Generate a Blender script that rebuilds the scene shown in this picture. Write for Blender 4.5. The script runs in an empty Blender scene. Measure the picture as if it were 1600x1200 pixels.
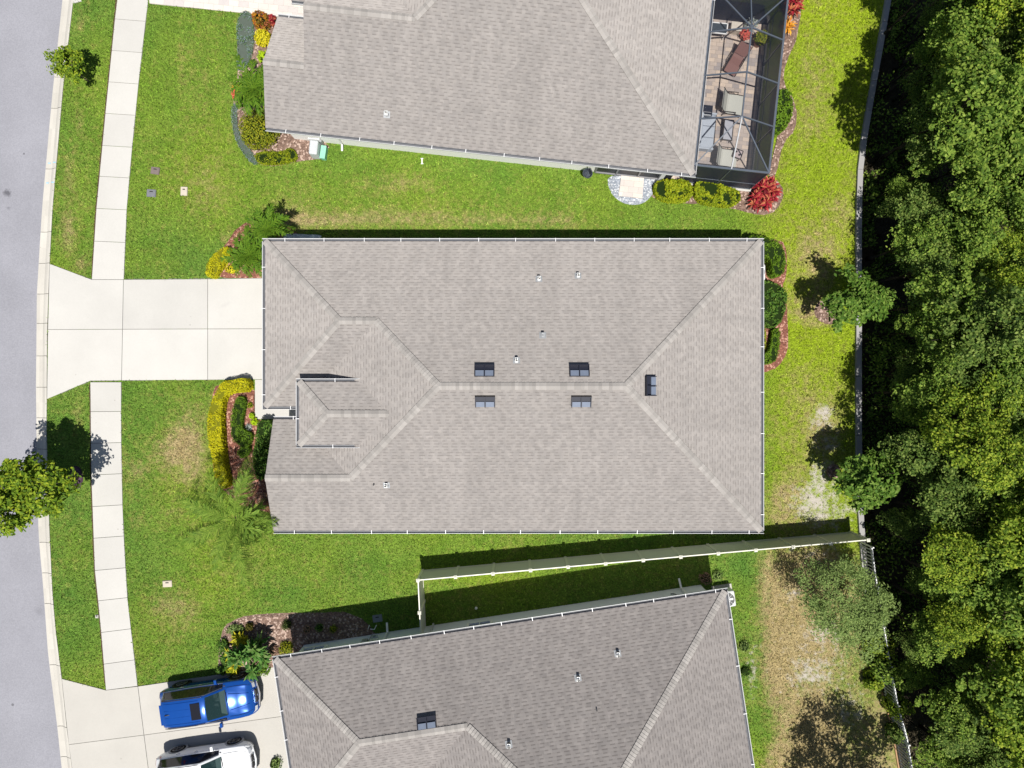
import bpy, math, random
import numpy as np
from mathutils import Vector, Matrix, Euler
S = bpy.context.scene
COL = S.collection
R = math.radians
# ------------------------------------------------------------------ camera, sky, sun, exposure
CH, CF = 35.0, 1085.0                       # survey height of the drone (m) and focal length (px of the 1600 px photo)
cd = bpy.data.cameras.new('camera'); cam = bpy.data.objects.new('camera', cd); COL.objects.link(cam)
cam.location = (0, 0, CH); cam.rotation_euler = (0, 0, 0)
cd.sensor_width = 36; cd.lens = 36*CF/1600; cd.clip_end = 1000; cd.clip_start = 0.1
S.camera = cam
SUN_EL, SUN_AZ = 69.5, 7.5                  # sun stands in the south, a touch east
wd = bpy.data.worlds.new('World'); S.world = wd; wd.use_nodes = True
wn = wd.node_tree; bg = wn.nodes['Background']
sky = wn.nodes.new('ShaderNodeTexSky'); sky.sky_type = 'NISHITA'; sky.sun_disc = False
sky.sun_elevation = R(SUN_EL); sky.sun_rotation = R(180-SUN_AZ)
wn.links.new(sky.outputs[0], bg.inputs[0]); bg.inputs[1].default_value = 0.05
sd = bpy.data.lights.new('sun', 'SUN'); sd.energy = 4.4; sd.angle = R(0.5); sd.color = (1, 0.965, 0.91)
sun = bpy.data.objects.new('sun', sd); COL.objects.link(sun)
sun.rotation_euler = (R(90-SUN_EL), 0, R(SUN_AZ)); sun.location = (0, -10, 60)
S.view_settings.view_transform = 'Standard'; S.view_settings.look = 'None'
S.view_settings.gamma = 1; S.view_settings.exposure = 0.44; S.view_settings.use_curve_mapping = False

# ------------------------------------------------------------------ helpers
def W(px, py, z=0.0):
    """survey: a spot seen at photo pixel (px, py) that is known to be z metres above ground"""
    k = (CH-z)/CF
    return Vector(((px-800)*k, (600-py)*k, z))
def P2(pts, z=0.0): return [tuple(W(a, b, z)[:2]) for a, b in pts]

def tag(o, label=None, cat=None, group=None, kind=None):
    if label: o['label'] = label
    if cat: o['category'] = cat
    if group: o['group'] = group
    if kind: o['kind'] = kind
    return o
def thing(name, loc, label, cat, group=None, rz=0):
    o = bpy.data.objects.new(name, None); COL.objects.link(o); o.empty_display_size = .2
    o.location = loc; o.rotation_euler = (0, 0, rz)
    return tag(o, label, cat, group)
def adopt(o, parent, world=True):
    o.parent = parent
    if world:
        r = parent; T = Matrix()
        chain = []
        while r is not None: chain.append(r); r = r.parent
        top = chain[-1]
        if parent is top:
            o.matrix_parent_inverse = (Matrix.Translation(top.location) @ top.rotation_euler.to_matrix().to_4x4()).inverted()
    return o
def copy_tree(o, parent=None):
    c = o.copy(); COL.objects.link(c)
    if parent is not None: c.parent = parent
    for ch in list(o.children): copy_tree(ch, c)
    return c

class MB:
    def __init__(s): s.v = []; s.f = []; s.m = []; s.uv = {}
    def add(s, vs, fs, mi=0):
        b = len(s.v); s.v += [tuple(p) for p in vs]
        for f in fs: s.f.append([b+i for i in f]); s.m.append(mi)
    def poly(s, pts, mi=0, uvs=None):
        if uvs: s.uv[len(s.f)] = uvs
        s.add(pts, [list(range(len(pts)))], mi)
    def box(s, c, d, rz=0, mi=0, mat=None, taper=1.0):
        x, y, z = d[0]/2, d[1]/2, d[2]/2
        vs = [Vector((a*x*(taper if k > 0 else 1), b*y*(taper if k > 0 else 1), k*z)) for k in (-1, 1) for a, b in ((-1,-1),(1,-1),(1,1),(-1,1))]
        Mx = mat if mat is not None else Matrix.Rotation(rz, 4, 'Z')
        vs = [Mx @ p + Vector(c) for p in vs]
        s.add(vs, [(3,2,1,0),(4,5,6,7),(0,1,5,4),(1,2,6,5),(2,3,7,6),(3,0,4,7)], mi)
    def prism(s, poly, z0, z1, mi=0, mside=None, bottom=False):
        n = len(poly)
        a = sum(poly[i][0]*poly[(i+1) % n][1]-poly[(i+1) % n][0]*poly[i][1] for i in range(n))
        if a < 0: poly = poly[::-1]
        vs = [(p[0], p[1], z0) for p in poly]+[(p[0], p[1], z1) for p in poly]
        s.add(vs, [list(range(n, 2*n))], mi)
        s.add(vs, [(i, (i+1) % n, n+(i+1) % n, n+i) for i in range(n)], mi if mside is None else mside)
        if bottom: s.add(vs, [list(range(n-1, -1, -1))], mi)
    def bar(s, a, b, w, h=None, mi=0, up=Vector((0, 0, 1))):
        a, b = Vector(a), Vector(b); h = h or w; d = (b-a)
        if d.length < 1e-6: return
        dn = d.normalized(); sd_ = dn.cross(up)
        if sd_.length < 1e-4: sd_ = dn.cross(Vector((1, 0, 0)))
        sd_.normalize(); u = sd_.cross(dn)
        vs = []
        for p in (a, b):
            for i, j in ((-1,-1),(1,-1),(1,1),(-1,1)): vs.append(p+sd_*i*w/2+u*j*h/2)
        s.add(vs, [(0,1,2,3),(7,6,5,4),(0,4,5,1),(1,5,6,2),(2,6,7,3),(3,7,4,0)], mi)
    def tube(s, pts, rad, n=8, mi=0, cap=True):
        pts = [Vector(p) for p in pts]; rings = []
        if not isinstance(rad, (list, tuple)): rad = [rad]*len(pts)
        for i, p in enumerate(pts):
            d = (pts[min(i+1, len(pts)-1)]-pts[max(i-1, 0)]).normalized()
            a = d.cross(Vector((0, 0, 1)))
            if a.length < 1e-3: a = d.cross(Vector((1, 0, 0)))
            a.normalize(); b = a.cross(d)
            rings.append([p+(a*math.cos(t)+b*math.sin(t))*rad[i] for t in [2*math.pi*k/n for k in range(n)]])
        vs = [q for r in rings for q in r]; fs = []
        for i in range(len(pts)-1):
            for k in range(n): fs.append((i*n+k, i*n+(k+1) % n, (i+1)*n+(k+1) % n, (i+1)*n+k))
        if cap: fs += [tuple(range(n-1, -1, -1)), tuple(range((len(pts)-1)*n, len(pts)*n))]
        s.add(vs, fs, mi)
    def cyl(s, c, r, h, n=16, mi=0, r2=None):
        c = Vector(c); s.tube([c, c+Vector((0, 0, h))], [r, r if r2 is None else r2], n, mi)
    def lathe(s, c, prof, n=20, mi=0):
        vs = []; fs = []
        for r, z in prof:
            for k in range(n):
                t = 2*math.pi*k/n; vs.append((c[0]+r*math.cos(t), c[1]+r*math.sin(t), c[2]+z))
        for i in range(len(prof)-1):
            for k in range(n): fs.append((i*n+k, i*n+(k+1) % n, (i+1)*n+(k+1) % n, (i+1)*n+k))
        fs.append(tuple(range((len(prof)-1)*n, len(prof)*n)))
        s.add(vs, fs, mi)
    def mesh(s, name, mats, smooth=False):
        me = bpy.data.meshes.new(name); me.from_pydata(s.v, [], s.f)
        for m in (mats if isinstance(mats, (list, tuple)) else [mats]): me.materials.append(m)
        me.polygons.foreach_set('material_index', s.m)
        if s.uv:
            ul = me.uv_layers.new(name='UVMap')
            for pi, uvs in s.uv.items():
                for li, uv in zip(me.polygons[pi].loop_indices, uvs): ul.data[li].uv = uv
        if smooth: me.polygons.foreach_set('use_smooth', [True]*len(me.polygons))
        me.update(); return me
    def build(s, name, mats, parent=None, smooth=False, world=True, bevel=0):
        o = bpy.data.objects.new(name, s.mesh(name, mats, smooth)); COL.objects.link(o)
        if bevel:
            b = o.modifiers.new('bevel', 'BEVEL'); b.width = bevel; b.segments = 2; b.limit_method = 'ANGLE'
        if parent is not None: adopt(o, parent, world)
        return o

def quads(name, V4, mats, mi=None, attrs=None, smooth=False):
    """V4: (N,4,3) array of separate quads"""
    N = len(V4); me = bpy.data.meshes.new(name)
    me.vertices.add(N*4); me.vertices.foreach_set('co', V4.astype(np.float32).reshape(-1))
    me.loops.add(N*4); me.loops.foreach_set('vertex_index', np.arange(N*4, dtype=np.int32))
    me.polygons.add(N); me.polygons.foreach_set('loop_start', np.arange(0, N*4, 4, dtype=np.int32))
    me.polygons.foreach_set('loop_total', np.full(N, 4, dtype=np.int32))
    for m in (mats if isinstance(mats, (list, tuple)) else [mats]): me.materials.append(m)
    if mi is not None: me.polygons.foreach_set('material_index', mi.astype(np.int32))
    for k, a in (attrs or {}).items():
        at = me.attributes.new(k, 'FLOAT', 'POINT'); at.data.foreach_set('value', np.repeat(a, 4).astype(np.float32))
    me.update(calc_edges=True); return me
def link(name, me, parent=None, world=True):
    o = bpy.data.objects.new(name, me); COL.objects.link(o)
    if parent is not None: adopt(o, parent, world)
    return o
def unit(a): return a/np.maximum(np.linalg.norm(a, axis=-1, keepdims=True), 1e-9)
def leaves(rng, C, Nrm, ln, wd, jit=.5, droop=0.0):
    """diamond leaves at C, facing roughly Nrm"""
    n = len(C); nn = unit(Nrm+rng.normal(0, jit, (n, 3)))
    t = unit(np.cross(nn, rng.normal(0, 1, (n, 3)))); b = np.cross(nn, t)
    l = (ln*rng.uniform(.7, 1.3, n))[:, None]; w = (wd*rng.uniform(.7, 1.3, n))[:, None]
    tip = C+t*l*.5-np.array([0, 0, 1])*droop*l
    return np.stack([C-t*l*.5, C+b*w*.5+t*l*.05, tip, C-b*w*.5+t*l*.05], axis=1)
def inpoly(x, y, poly):
    c = np.zeros(x.shape, bool); n = len(poly)
    for i in range(n):
        x1, y1 = poly[i]; x2, y2 = poly[(i+1) % n]
        if y1 == y2: continue
        h = ((y1 > y) != (y2 > y)) & (x < (x2-x1)*(y-y1)/(y2-y1)+x1)
        c ^= h
    return c
def smooth_poly(pts, it=2):
    for _ in range(it):
        q = []
        for i in range(len(pts)):
            a, b = pts[i], pts[(i+1) % len(pts)]
            q += [(a[0]*.75+b[0]*.25, a[1]*.75+b[1]*.25), (a[0]*.25+b[0]*.75, a[1]*.25+b[1]*.75)]
        pts = q
    return pts
def grow(poly, d):
    n = len(poly); cx = sum(p[0] for p in poly)/n; cy = sum(p[1] for p in poly)/n
    a = sum(poly[i][0]*poly[(i+1) % n][1]-poly[(i+1) % n][0]*poly[i][1] for i in range(n))
    sg = 1 if a > 0 else -1; out = []
    for i in range(n):
        p0, p1, p2 = Vector(poly[i-1]), Vector(poly[i]), Vector(poly[(i+1) % n])
        e1 = (p1-p0).normalized(); e2 = (p2-p1).normalized()
        m = Vector((e1.y+e2.y, -e1.x-e2.x))*sg
        if m.length < 1e-6: m = Vector((e1.y, -e1.x))*sg
        m.normalize(); k = max(.4, m.dot(Vector((e1.y, -e1.x))*sg))
        out.append(tuple(p1+m*d/k))
    return out
class NoiseF:
    """cheap smooth value noise on a plane"""
    def __init__(s, seed, sc): s.r = np.random.default_rng(seed).random((64, 64)); s.sc = sc
    def __call__(s, x, y):
        x = np.asarray(x)/s.sc+200; y = np.asarray(y)/s.sc+200
        i = np.floor(x).astype(int); j = np.floor(y).astype(int); f = x-i; g = y-j
        f = f*f*(3-2*f); g = g*g*(3-2*g); r = s.r
        a = r[i % 64, j % 64]; b = r[(i+1) % 64, j % 64]; c = r[i % 64, (j+1) % 64]; d = r[(i+1) % 64, (j+1) % 64]
        return (a*(1-f)+b*f)*(1-g)+(c*(1-f)+d*f)*g

# ------------------------------------------------------------------ materials
class NT:
    def __init__(s, name):
        s.m = bpy.data.materials.new(name); s.m.use_nodes = True; s.t = s.m.node_tree; s.n = s.t.nodes
        s.b = s.n['Principled BSDF']; s.out = s.n['Material Output']
    def nd(s, typ, **kw):
        n = s.n.new('ShaderNode'+typ)
        for k, v in kw.items(): setattr(n, k, v)
        return n
    def ln(s, a, b): s.t.links.new(a, b)
    def setv(s, inp, v):
        if hasattr(v, 'is_output') or isinstance(v, bpy.types.NodeSocket): s.ln(v, inp)
        elif isinstance(v, (tuple, list)) and len(v) == 3 and inp.type == 'RGBA': inp.default_value = (*v, 1)
        else: inp.default_value = v
    def math(s, op, a, b=0.5, clamp=False):
        n = s.nd('Math', operation=op, use_clamp=clamp); s.setv(n.inputs[0], a); s.setv(n.inputs[1], b); return n.outputs[0]
    def mix(s, f, a, b, mode='MIX'):
        n = s.nd('Mix', data_type='RGBA', blend_type=mode); s.setv(n.inputs[0], f); s.setv(n.inputs[6], a); s.setv(n.inputs[7], b); return n.outputs[2]
    def noise(s, vec, scale, detail=4, rough=.55, out=0):
        n = s.nd('TexNoise'); n.inputs['Scale'].default_value = scale; n.inputs['Detail'].default_value = detail; n.inputs['Roughness'].default_value = rough
        if vec is not None: s.ln(vec, n.inputs['Vector'])
        return n.outputs[out]
    def rng(s, v, a, b, c=0., d=1.):
        n = s.nd('MapRange'); s.setv(n.inputs[0], v)
        for i, q in enumerate((a, b, c, d)): n.inputs[1+i].default_value = q
        return n.outputs[0]
    def pos(s): return s.nd('NewGeometry').outputs['Position']
    def obj(s): return s.nd('TexCoord').outputs['Object']
    def isl(s): return s.nd('NewGeometry').outputs['Random Per Island']
    def attr(s, a): return s.nd('Attribute', attribute_name=a).outputs['Fac']
    def bump(s, h, st=.5, dist=.02):
        n = s.nd('Bump'); n.inputs['Strength'].default_value = st; n.inputs['Distance'].default_value = dist
        s.ln(h, n.inputs['Height']); s.ln(n.outputs[0], s.b.inputs['Normal'])
    def fin(s, col, rough=.7, spec=.3, metal=0.):
        s.setv(s.b.inputs['Base Color'], col); s.setv(s.b.inputs['Roughness'], rough)
        s.b.inputs['Specular IOR Level'].default_value = spec; s.b.inputs['Metallic'].default_value = metal
        return s.m
def vary(t, col, f, lo, hi):
    k = t.rng(f, 0, 1, lo, hi); c = t.nd('CombineColor'); 
    for i in range(3): t.ln(k, c.inputs[i])
    return t.mix(1.0, col, c.outputs[0], 'MULTIPLY')
def plain(name, col, rough=.5, spec=.3, metal=0., n=(6, .85, 1.15), isl=None, bump=None):
    t = NT(name); c = col
    p = t.obj()
    if n: c = vary(t, c, t.noise(p, n[0]), n[1], n[2])
    if isl: c = vary(t, c, t.isl(), isl[0], isl[1])
    if bump: t.bump(t.noise(p, bump[0], 3), bump[1], bump[2])
    return t.fin(c, rough, spec, metal)
def leafmat(name, cols, tr=.25, rough=.6, spec=.12):
    """leaf colours vary from leaf to leaf"""
    t = NT(name); r = t.nd('ValToRGB'); t.ln(t.isl(), r.inputs[0]); e = r.color_ramp.elements
    while len(e) < len(cols): e.new(.5)
    for i, c in enumerate(cols): e[i].position = i/max(1, len(cols)-1); e[i].color = (*c, 1)
    c = vary(t, r.outputs[0], t.noise(t.obj(), 1.7, 2), .72, 1.28)
    t.fin(c, rough, spec)
    tl = t.nd('BsdfTranslucent'); t.ln(c, tl.inputs[0]); mx = t.nd('MixShader'); mx.inputs[0].default_value = tr
    t.ln(t.b.outputs[0], mx.inputs[1]); t.ln(tl.outputs[0], mx.inputs[2]); t.ln(mx.outputs[0], t.out.inputs[0])
    return t.m

def m_concrete(name, col, isl=.05, stain=.12):
    t = NT(name); p = t.pos()
    c = vary(t, col, t.noise(p, .45, 5), 1-stain, 1+stain*.6)
    c = vary(t, c, t.noise(p, 14, 4, .7), .93, 1.07)
    c = vary(t, c, t.isl(), 1-isl, 1+isl)
    v = t.nd('TexVoronoi'); v.inputs['Scale'].default_value = .9; t.ln(p, v.inputs['Vector'])      # scattered small spots
    c = t.mix(t.math('MULTIPLY', t.math('LESS_THAN', v.outputs['Distance'], .035), .35), c, (.2, .18, .15))
    for sx_, sy_, r_ in ((-14.25, 3.62, .40),):                                                    # a turned tyre mark
        d = t.nd('VectorMath', operation='DISTANCE'); t.ln(p, d.inputs[0]); d.inputs[1].default_value = (sx_, sy_, .035)
        q = t.math('ABSOLUTE', t.math('SUBTRACT', t.math('ADD', d.outputs['Value'], t.math('MULTIPLY', t.noise(p, 2, 4), .25)), r_+.12))
        c = t.mix(t.math('MULTIPLY', t.rng(q, .04, .16, 1, 0), t.math('MULTIPLY', t.rng(t.noise(p, 1.1, 2), .48, .6), .10)), c, (.2, .2, .2))
    t.bump(t.noise(p, 60, 3), .25, .004)
    return t.fin(c, .85, .2)
CONC = m_concrete('concrete', (.505, .490, .457), .05, .14); CURB = m_concrete('kerb concrete', (.50, .475, .425), .06, .2)
CONC2 = m_concrete('greyer concrete', (.455, .435, .395), .03, .15); WALLC = m_concrete('wall concrete', (.36, .35, .34), .1, .3)
JOINT = plain('joint', (.17, .16, .14), .9, .1)
def m_road():
    t = NT('asphalt'); p = t.pos()
    c = vary(t, (.262, .261, .287), t.noise(p, .35, 5), .80, 1.20)
    c = vary(t, c, t.rng(t.noise(p, 16, 3, .8), .3, .7), .86, 1.14)
    v = t.nd('TexVoronoi'); v.inputs['Scale'].default_value = .55; t.ln(p, v.inputs['Vector'])
    sp = t.math('LESS_THAN', v.outputs['Distance'], .045)
    c = t.mix(t.math('MULTIPLY', sp, .7), c, (.10, .10, .11))
    for sx_, sy_, r_, k_ in ((-25.5, 9.62, .34, .75), (-25.45, 8.9, .16, .4), (-22.4, 16.9, .2, .35), (-24.2, -3.2, .3, .25), (-23.9, -11.5, .5, .2)):
        d = t.nd('VectorMath', operation='DISTANCE'); t.ln(p, d.inputs[0]); d.inputs[1].default_value = (sx_, sy_, -.1)
        q = t.math('ADD', t.math('DIVIDE', d.outputs['Value'], r_), t.math('MULTIPLY', t.noise(p, 4, 4), 1.2))
        c = t.mix(t.math('MULTIPLY', t.rng(q, .75, 1.35, 1, 0), k_), c, (.07, .07, .08))
    t.bump(t.noise(p, 45, 2), .5, .01)
    return t.fin(c, .9, .2)
ROAD = m_road()
def m_grass(blades):
    t = NT('grass blades' if blades else 'lawn soil and grass'); p = t.pos()
    g = t.mix(t.rng(t.noise(p, .8, 4), .35, .65), (.088, .195, .028), (.145, .245, .040))
    g = t.mix(t.math('MULTIPLY', t.rng(t.noise(p, .28, 3), .45, .68), .5), g, (.18, .265, .028))
    g = t.mix(t.attr('lime'), g, (.270, .365, .014))
    n1 = t.noise(p, 3.2, 5, .7); d = t.attr('dry')
    f = t.rng(t.math('ADD', d, t.math('MULTIPLY', t.math('SUBTRACT', n1, .5), 2.1)), .25, .95)
    dc = t.mix(t.noise(p, 2.2, 4), (.29, .225, .085), (.48, .385, .205)); dc = t.mix(t.rng(d, .35, .75), (.30, .275, .075), dc)
    g = t.mix(f, g, dc)
    n2 = t.noise(p, 2.6, 6, .75); sd_ = t.attr('sand')
    f2 = t.rng(t.math('ADD', sd_, t.math('MULTIPLY', t.math('SUBTRACT', n2, .5), 2.3)), .42, .86)
    if blades:
        g = vary(t, g, t.isl(), .36, 1.80); g = vary(t, g, t.rng(t.noise(p, 5.5, 3, .7), .32, .68), .72, 1.25)
    else:
        g = vary(t, g, t.rng(t.noise(p, 8, 4, .8), .32, .68), .42, 1.15)
    g = t.mix(t.math('MULTIPLY', f2, .55 if blades else 1.0), g, (.46, .42, .37))
    if not blades: t.bump(t.noise(p, 14, 4, .8), .9, .05)
    return t.fin(g, .75, .15)
LAWN, BLADE = m_grass(False), m_grass(True)
def m_chips(name, c1, c2, sc, c3=None):
    t = NT(name); p = t.pos(); v = t.nd('TexVoronoi'); v.inputs['Scale'].default_value = sc; t.ln(p, v.inputs['Vector'])
    s = t.nd('SeparateColor'); t.ln(v.outputs['Color'], s.inputs[0])
    c = t.mix(s.outputs[0], c1, c2)
    if c3: c = t.mix(t.math('GREATER_THAN', s.outputs[1], .8), c, c3)
    c = vary(t, c, t.noise(p, 1.2, 3), .75, 1.2)
    t.bump(t.math('SUBTRACT', 1.0, v.outputs['Distance']), 1.0, .05)
    return t.fin(c, .9, .15)
MULCH = m_chips('red mulch', (.30, .125, .085), (.16, .065, .05), 13, (.48, .27, .2)); MULCHB = m_chips('brown mulch', (.27, .18, .14), (.14, .09, .07), 12, (.46, .34, .28))
GRAVEL = m_chips('grey gravel', (.22, .25, .30), (.42, .45, .50), 14, (.58, .6, .63)); PEBBLE = m_chips('white pebbles', (.5, .53, .6), (.75, .78, .82), 9)
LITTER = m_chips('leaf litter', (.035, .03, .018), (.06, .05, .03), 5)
def m_shingle(name, a1, a2, a3):
    t = NT(name); uv = t.nd('TexCoord').outputs['UV']
    def brick(w, h, a, b, off):
        n = t.nd('TexBrick'); n.offset = off; n.inputs['Scale'].default_value = 1; n.inputs['Brick Width'].default_value = w; n.inputs['Row Height'].default_value = h
        n.inputs['Mortar Size'].default_value = 0.0; n.inputs['Color1'].default_value = (*a, 1); n.inputs['Color2'].default_value = (*b, 1); n.inputs['Bias'].default_value = 0
        t.ln(uv, n.inputs['Vector']); return n.outputs[0]
    c = brick(.25, .145, a1, a2, .37)
    g = brick(.17, .145, (1.07, 1.065, 1.06), (.93, .93, .935), .61)
    c = t.mix(1.0, c, g, 'MULTIPLY')
    sx = t.nd('SeparateXYZ'); t.ln(uv, sx.inputs[0])
    fr = t.math('FRACT', t.math('DIVIDE', sx.outputs[1], .145))
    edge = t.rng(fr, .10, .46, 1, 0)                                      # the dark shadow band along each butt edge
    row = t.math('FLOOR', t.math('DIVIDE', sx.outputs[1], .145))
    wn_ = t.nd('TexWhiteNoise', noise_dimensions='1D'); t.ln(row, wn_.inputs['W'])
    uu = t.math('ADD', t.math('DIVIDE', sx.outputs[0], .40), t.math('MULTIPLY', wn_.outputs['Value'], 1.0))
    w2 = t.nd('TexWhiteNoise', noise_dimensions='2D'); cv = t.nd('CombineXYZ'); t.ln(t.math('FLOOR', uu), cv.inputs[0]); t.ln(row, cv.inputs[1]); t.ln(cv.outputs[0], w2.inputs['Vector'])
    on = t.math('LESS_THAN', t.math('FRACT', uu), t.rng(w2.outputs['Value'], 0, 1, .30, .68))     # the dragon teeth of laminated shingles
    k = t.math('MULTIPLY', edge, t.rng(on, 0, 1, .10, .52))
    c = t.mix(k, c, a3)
    p = t.pos()
    c = vary(t, c, t.noise(p, .5, 5), .93, 1.07); c = vary(t, c, t.noise(p, 40, 2), .93, 1.07)
    mp = t.nd('Mapping'); mp.inputs['Scale'].default_value = (1, .12, 1); t.ln(uv, mp.inputs[0])
    c = vary(t, c, t.rng(t.noise(mp.outputs[0], 1.3, 5, .65), .3, .7), .93, 1.05)   # faint weather streaks running down the slope
    t.bump(t.math('SUBTRACT', 1.0, fr), .15, .010)
    t.b.inputs['Diffuse Roughness'].default_value = 1.0
    return t.fin(c, .95, .08)
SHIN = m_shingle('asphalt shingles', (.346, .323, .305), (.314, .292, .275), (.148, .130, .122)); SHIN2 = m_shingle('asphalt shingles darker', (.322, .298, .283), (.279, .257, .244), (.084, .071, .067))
CAP = plain('ridge cap shingles', (.318, .298, .278), .9, .1, n=(30, .9, 1.1), isl=(.84, 1.14))
ALU = plain('white aluminium', (.80, .80, .80), .35, .4, n=(3, .95, 1.03)); ALUG = plain('gutter aluminium', (.70, .70, .70), .4, .3, n=(3, .9, 1.05)); GUT_SHADE = plain('gutter trough shade', (.12, .125, .14), .5, .3, n=(2, .7, 1.1))  # gutter trough: shade inside the gutter put into its dark colour
STUC = plain('cream stucco', (.84, .835, .80), .9, .15, n=(1.2, .95, 1.04), bump=(60, .3, .004))
STUC_SHADE = plain('shade blue stucco', (.70, .74, .79), .9, .15, n=(1.2, .95, 1.04), bump=(60, .3, .004))  # off-white stucco with the blue of sky shade put into its colour
SOFF = plain('soffit', (.7, .69, .66), .7)
FBARK = plain('forest bark', (.05, .042, .032), .95, .05)
GLASSD = plain('dark window glass', (.02, .028, .035), .08, .6, n=None)
BLACK = plain('black', (.02, .02, .022), .45, .4); DKMET = plain('dark bronze metal', (.055, .065, .085), .35, .5)
VENTD = plain('dark vent', (.018, .02, .032), .4, .5); VENT_LIT = plain('sunlit vent lid', (.16, .19, .25), .35, .5)  # vent lid: sunlight on that half put into its paler colour
GREYM = plain('grey metal', (.35, .36, .37), .4, .5, .3); LEAD = plain('lead flashing', (.30, .31, .32), .5, .4)
GREEN = plain('green plastic', (.18, .48, .33), .45, .4); ACG = plain('ac grey', (.50, .52, .54), .45, .4)
VINYL = plain('almond vinyl', (.70, .68, .58), .45, .35, n=(1.5, .94, 1.04)); VINP = plain('almond vinyl boards', (.62, .615, .53), .5, .3, n=(1, .94, 1.05))
WHITEP = plain('white plastic', (.8, .8, .78), .4, .4); BEIGE = plain('beige plastic', (.50, .44, .36), .6, .3)
CASTI = plain('cast iron', (.11, .11, .12), .6, .4, n=(25, .6, 1.3)); WOODB = plain('bark', (.20, .155, .115), .9, .1, n=(9, .6, 1.3), bump=(18, .8, .03))
TIMB = plain('orange timber', (.42, .25, .14), .8, .2)
def m_paver():
    t = NT('travertine pavers'); uv = t.pos(); n = t.nd('TexBrick'); n.inputs['Scale'].default_value = 1
    n.inputs['Brick Width'].default_value = .34; n.inputs['Row Height'].default_value = .2; n.inputs['Mortar Size'].default_value = .006; n.offset = .37
    n.inputs['Color1'].default_value = (.62, .50, .40, 1); n.inputs['Color2'].default_value = (.34, .30, .29, 1); n.inputs['Mortar'].default_value = (.26, .22, .19, 1)
    mp = t.nd('Mapping'); mp.inputs['Rotation'].default_value = (0, 0, R(6.2)); t.ln(uv, mp.inputs[0]); t.ln(mp.outputs[0], n.inputs['Vector'])
    c = vary(t, n.outputs[0], t.noise(uv, 4, 4), .82, 1.18)
    return t.fin(c, .75, .25)
PAVER = m_paver()
def m_paver2():
    t = NT('pale pavers'); uv = t.pos(); n = t.nd('TexBrick'); n.inputs['Scale'].default_value = 1
    n.inputs['Brick Width'].default_value = .5; n.inputs['Row Height'].default_value = .3; n.inputs['Mortar Size'].default_value = .006
    n.inputs['Color1'].default_value = (.66, .59, .52, 1); n.inputs['Color2'].default_value = (.50, .46, .44, 1); n.inputs['Mortar'].default_value = (.36, .33, .3, 1)
    mp = t.nd('Mapping'); mp.inputs['Rotation'].default_value = (0, 0, R(6.2)); t.ln(uv, mp.inputs[0]); t.ln(mp.outputs[0], n.inputs['Vector'])
    return t.fin(vary(t, n.outputs[0], t.noise(uv, 3, 4), .9, 1.1), .8, .2)
PAVER2 = m_paver2()
def m_screen(name, op):
    t = NT(name); t.fin((.020, .025, .042), .5, .3)  # blue of the reflected sky put into the dark mesh colour
    tr = t.nd('BsdfTransparent'); mx = t.nd('MixShader'); mx.inputs[0].default_value = op
    t.ln(tr.outputs[0], mx.inputs[1]); t.ln(t.b.outputs[0], mx.inputs[2]); t.ln(mx.outputs[0], t.out.inputs[0]); return t.m
SCRR, SCRW = m_screen('screen roof mesh', .24), m_screen('screen wall mesh', .93)

# leaves
L_FOR1 = leafmat('forest leaf bright', [(.060, .115, .011), (.150, .240, .022), (.270, .370, .034), (.440, .500, .060)], .42)
L_FOR2 = leafmat('forest leaf mid', [(.050, .100, .014), (.115, .205, .027), (.205, .310, .045), (.340, .440, .080)], .40)
L_FOR3 = leafmat('forest leaf dull', [(.042, .080, .015), (.088, .155, .027), (.160, .235, .046), (.265, .340, .080)], .36)
L_STR = leafmat('street oak leaf', [(.055, .110, .010), (.120, .205, .016), (.205, .295, .020), (.320, .375, .026)], .25)
L_EAST = leafmat('young tree leaf', [(.040, .098, .011), (.080, .160, .019), (.130, .225, .032), (.205, .295, .058)], .25)
L_GREY = leafmat('grey green leaf', [(.095, .150, .040), (.155, .230, .062), (.225, .310, .090), (.300, .390, .120)], .25)
L_YEL = leafmat('golden hedge leaf', [(.32, .34, .010), (.50, .47, .012), (.64, .57, .014), (.48, .49, .016)], .25)
L_YEL2 = leafmat('lime hedge leaf', [(.15, .23, .012), (.27, .33, .016), (.38, .40, .018)], .25)
L_HED = leafmat('green hedge leaf', [(.085, .170, .012), (.120, .220, .016), (.165, .270, .022)], .25)
L_DKH = leafmat('dark hedge leaf', [(.035, .095, .014), (.065, .150, .022), (.110, .205, .030), (.16, .25, .04)], .25)
L_OLV = leafmat('olive shrub leaf', [(.10, .145, .012), (.20, .235, .014), (.33, .32, .018), (.13, .17, .02)], .25)
L_BRY = leafmat('bright yellow leaf', [(.42, .40, .012), (.66, .58, .02), (.78, .70, .05)], .25)
L_CRO = leafmat('croton leaf', [(.07, .045, .012), (.30, .13, .018), (.50, .22, .02), (.10, .10, .015), (.38, .06, .04)], .2)
L_RED = leafmat('red ti leaf', [(.11, .008, .014), (.28, .016, .026), (.42, .03, .05), (.55, .20, .09), (.16, .01, .018)], .2)
L_ORG = leafmat('orange bromeliad leaf', [(.65, .25, .03), (.75, .42, .05), (.5, .12, .02)], .2)
L_BLU = leafmat('blue grey ground cover', [(.10, .18, .13), (.18, .25, .22), (.25, .30, .34), (.12, .22, .06), (.09, .19, .04)], .15)
L_PALM = leafmat('palm leaflet', [(.040, .110, .010), (.085, .185, .014), (.140, .250, .020), (.210, .32, .028)], .3)
L_PAL2 = leafmat('grey palm leaflet', [(.075, .160, .020), (.140, .245, .030), (.21, .32, .045), (.33, .43, .07)], .3)
L_PINK = leafmat('red flower', [(.65, .06, .06), (.75, .22, .14), (.55, .10, .08)], .2)
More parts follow.
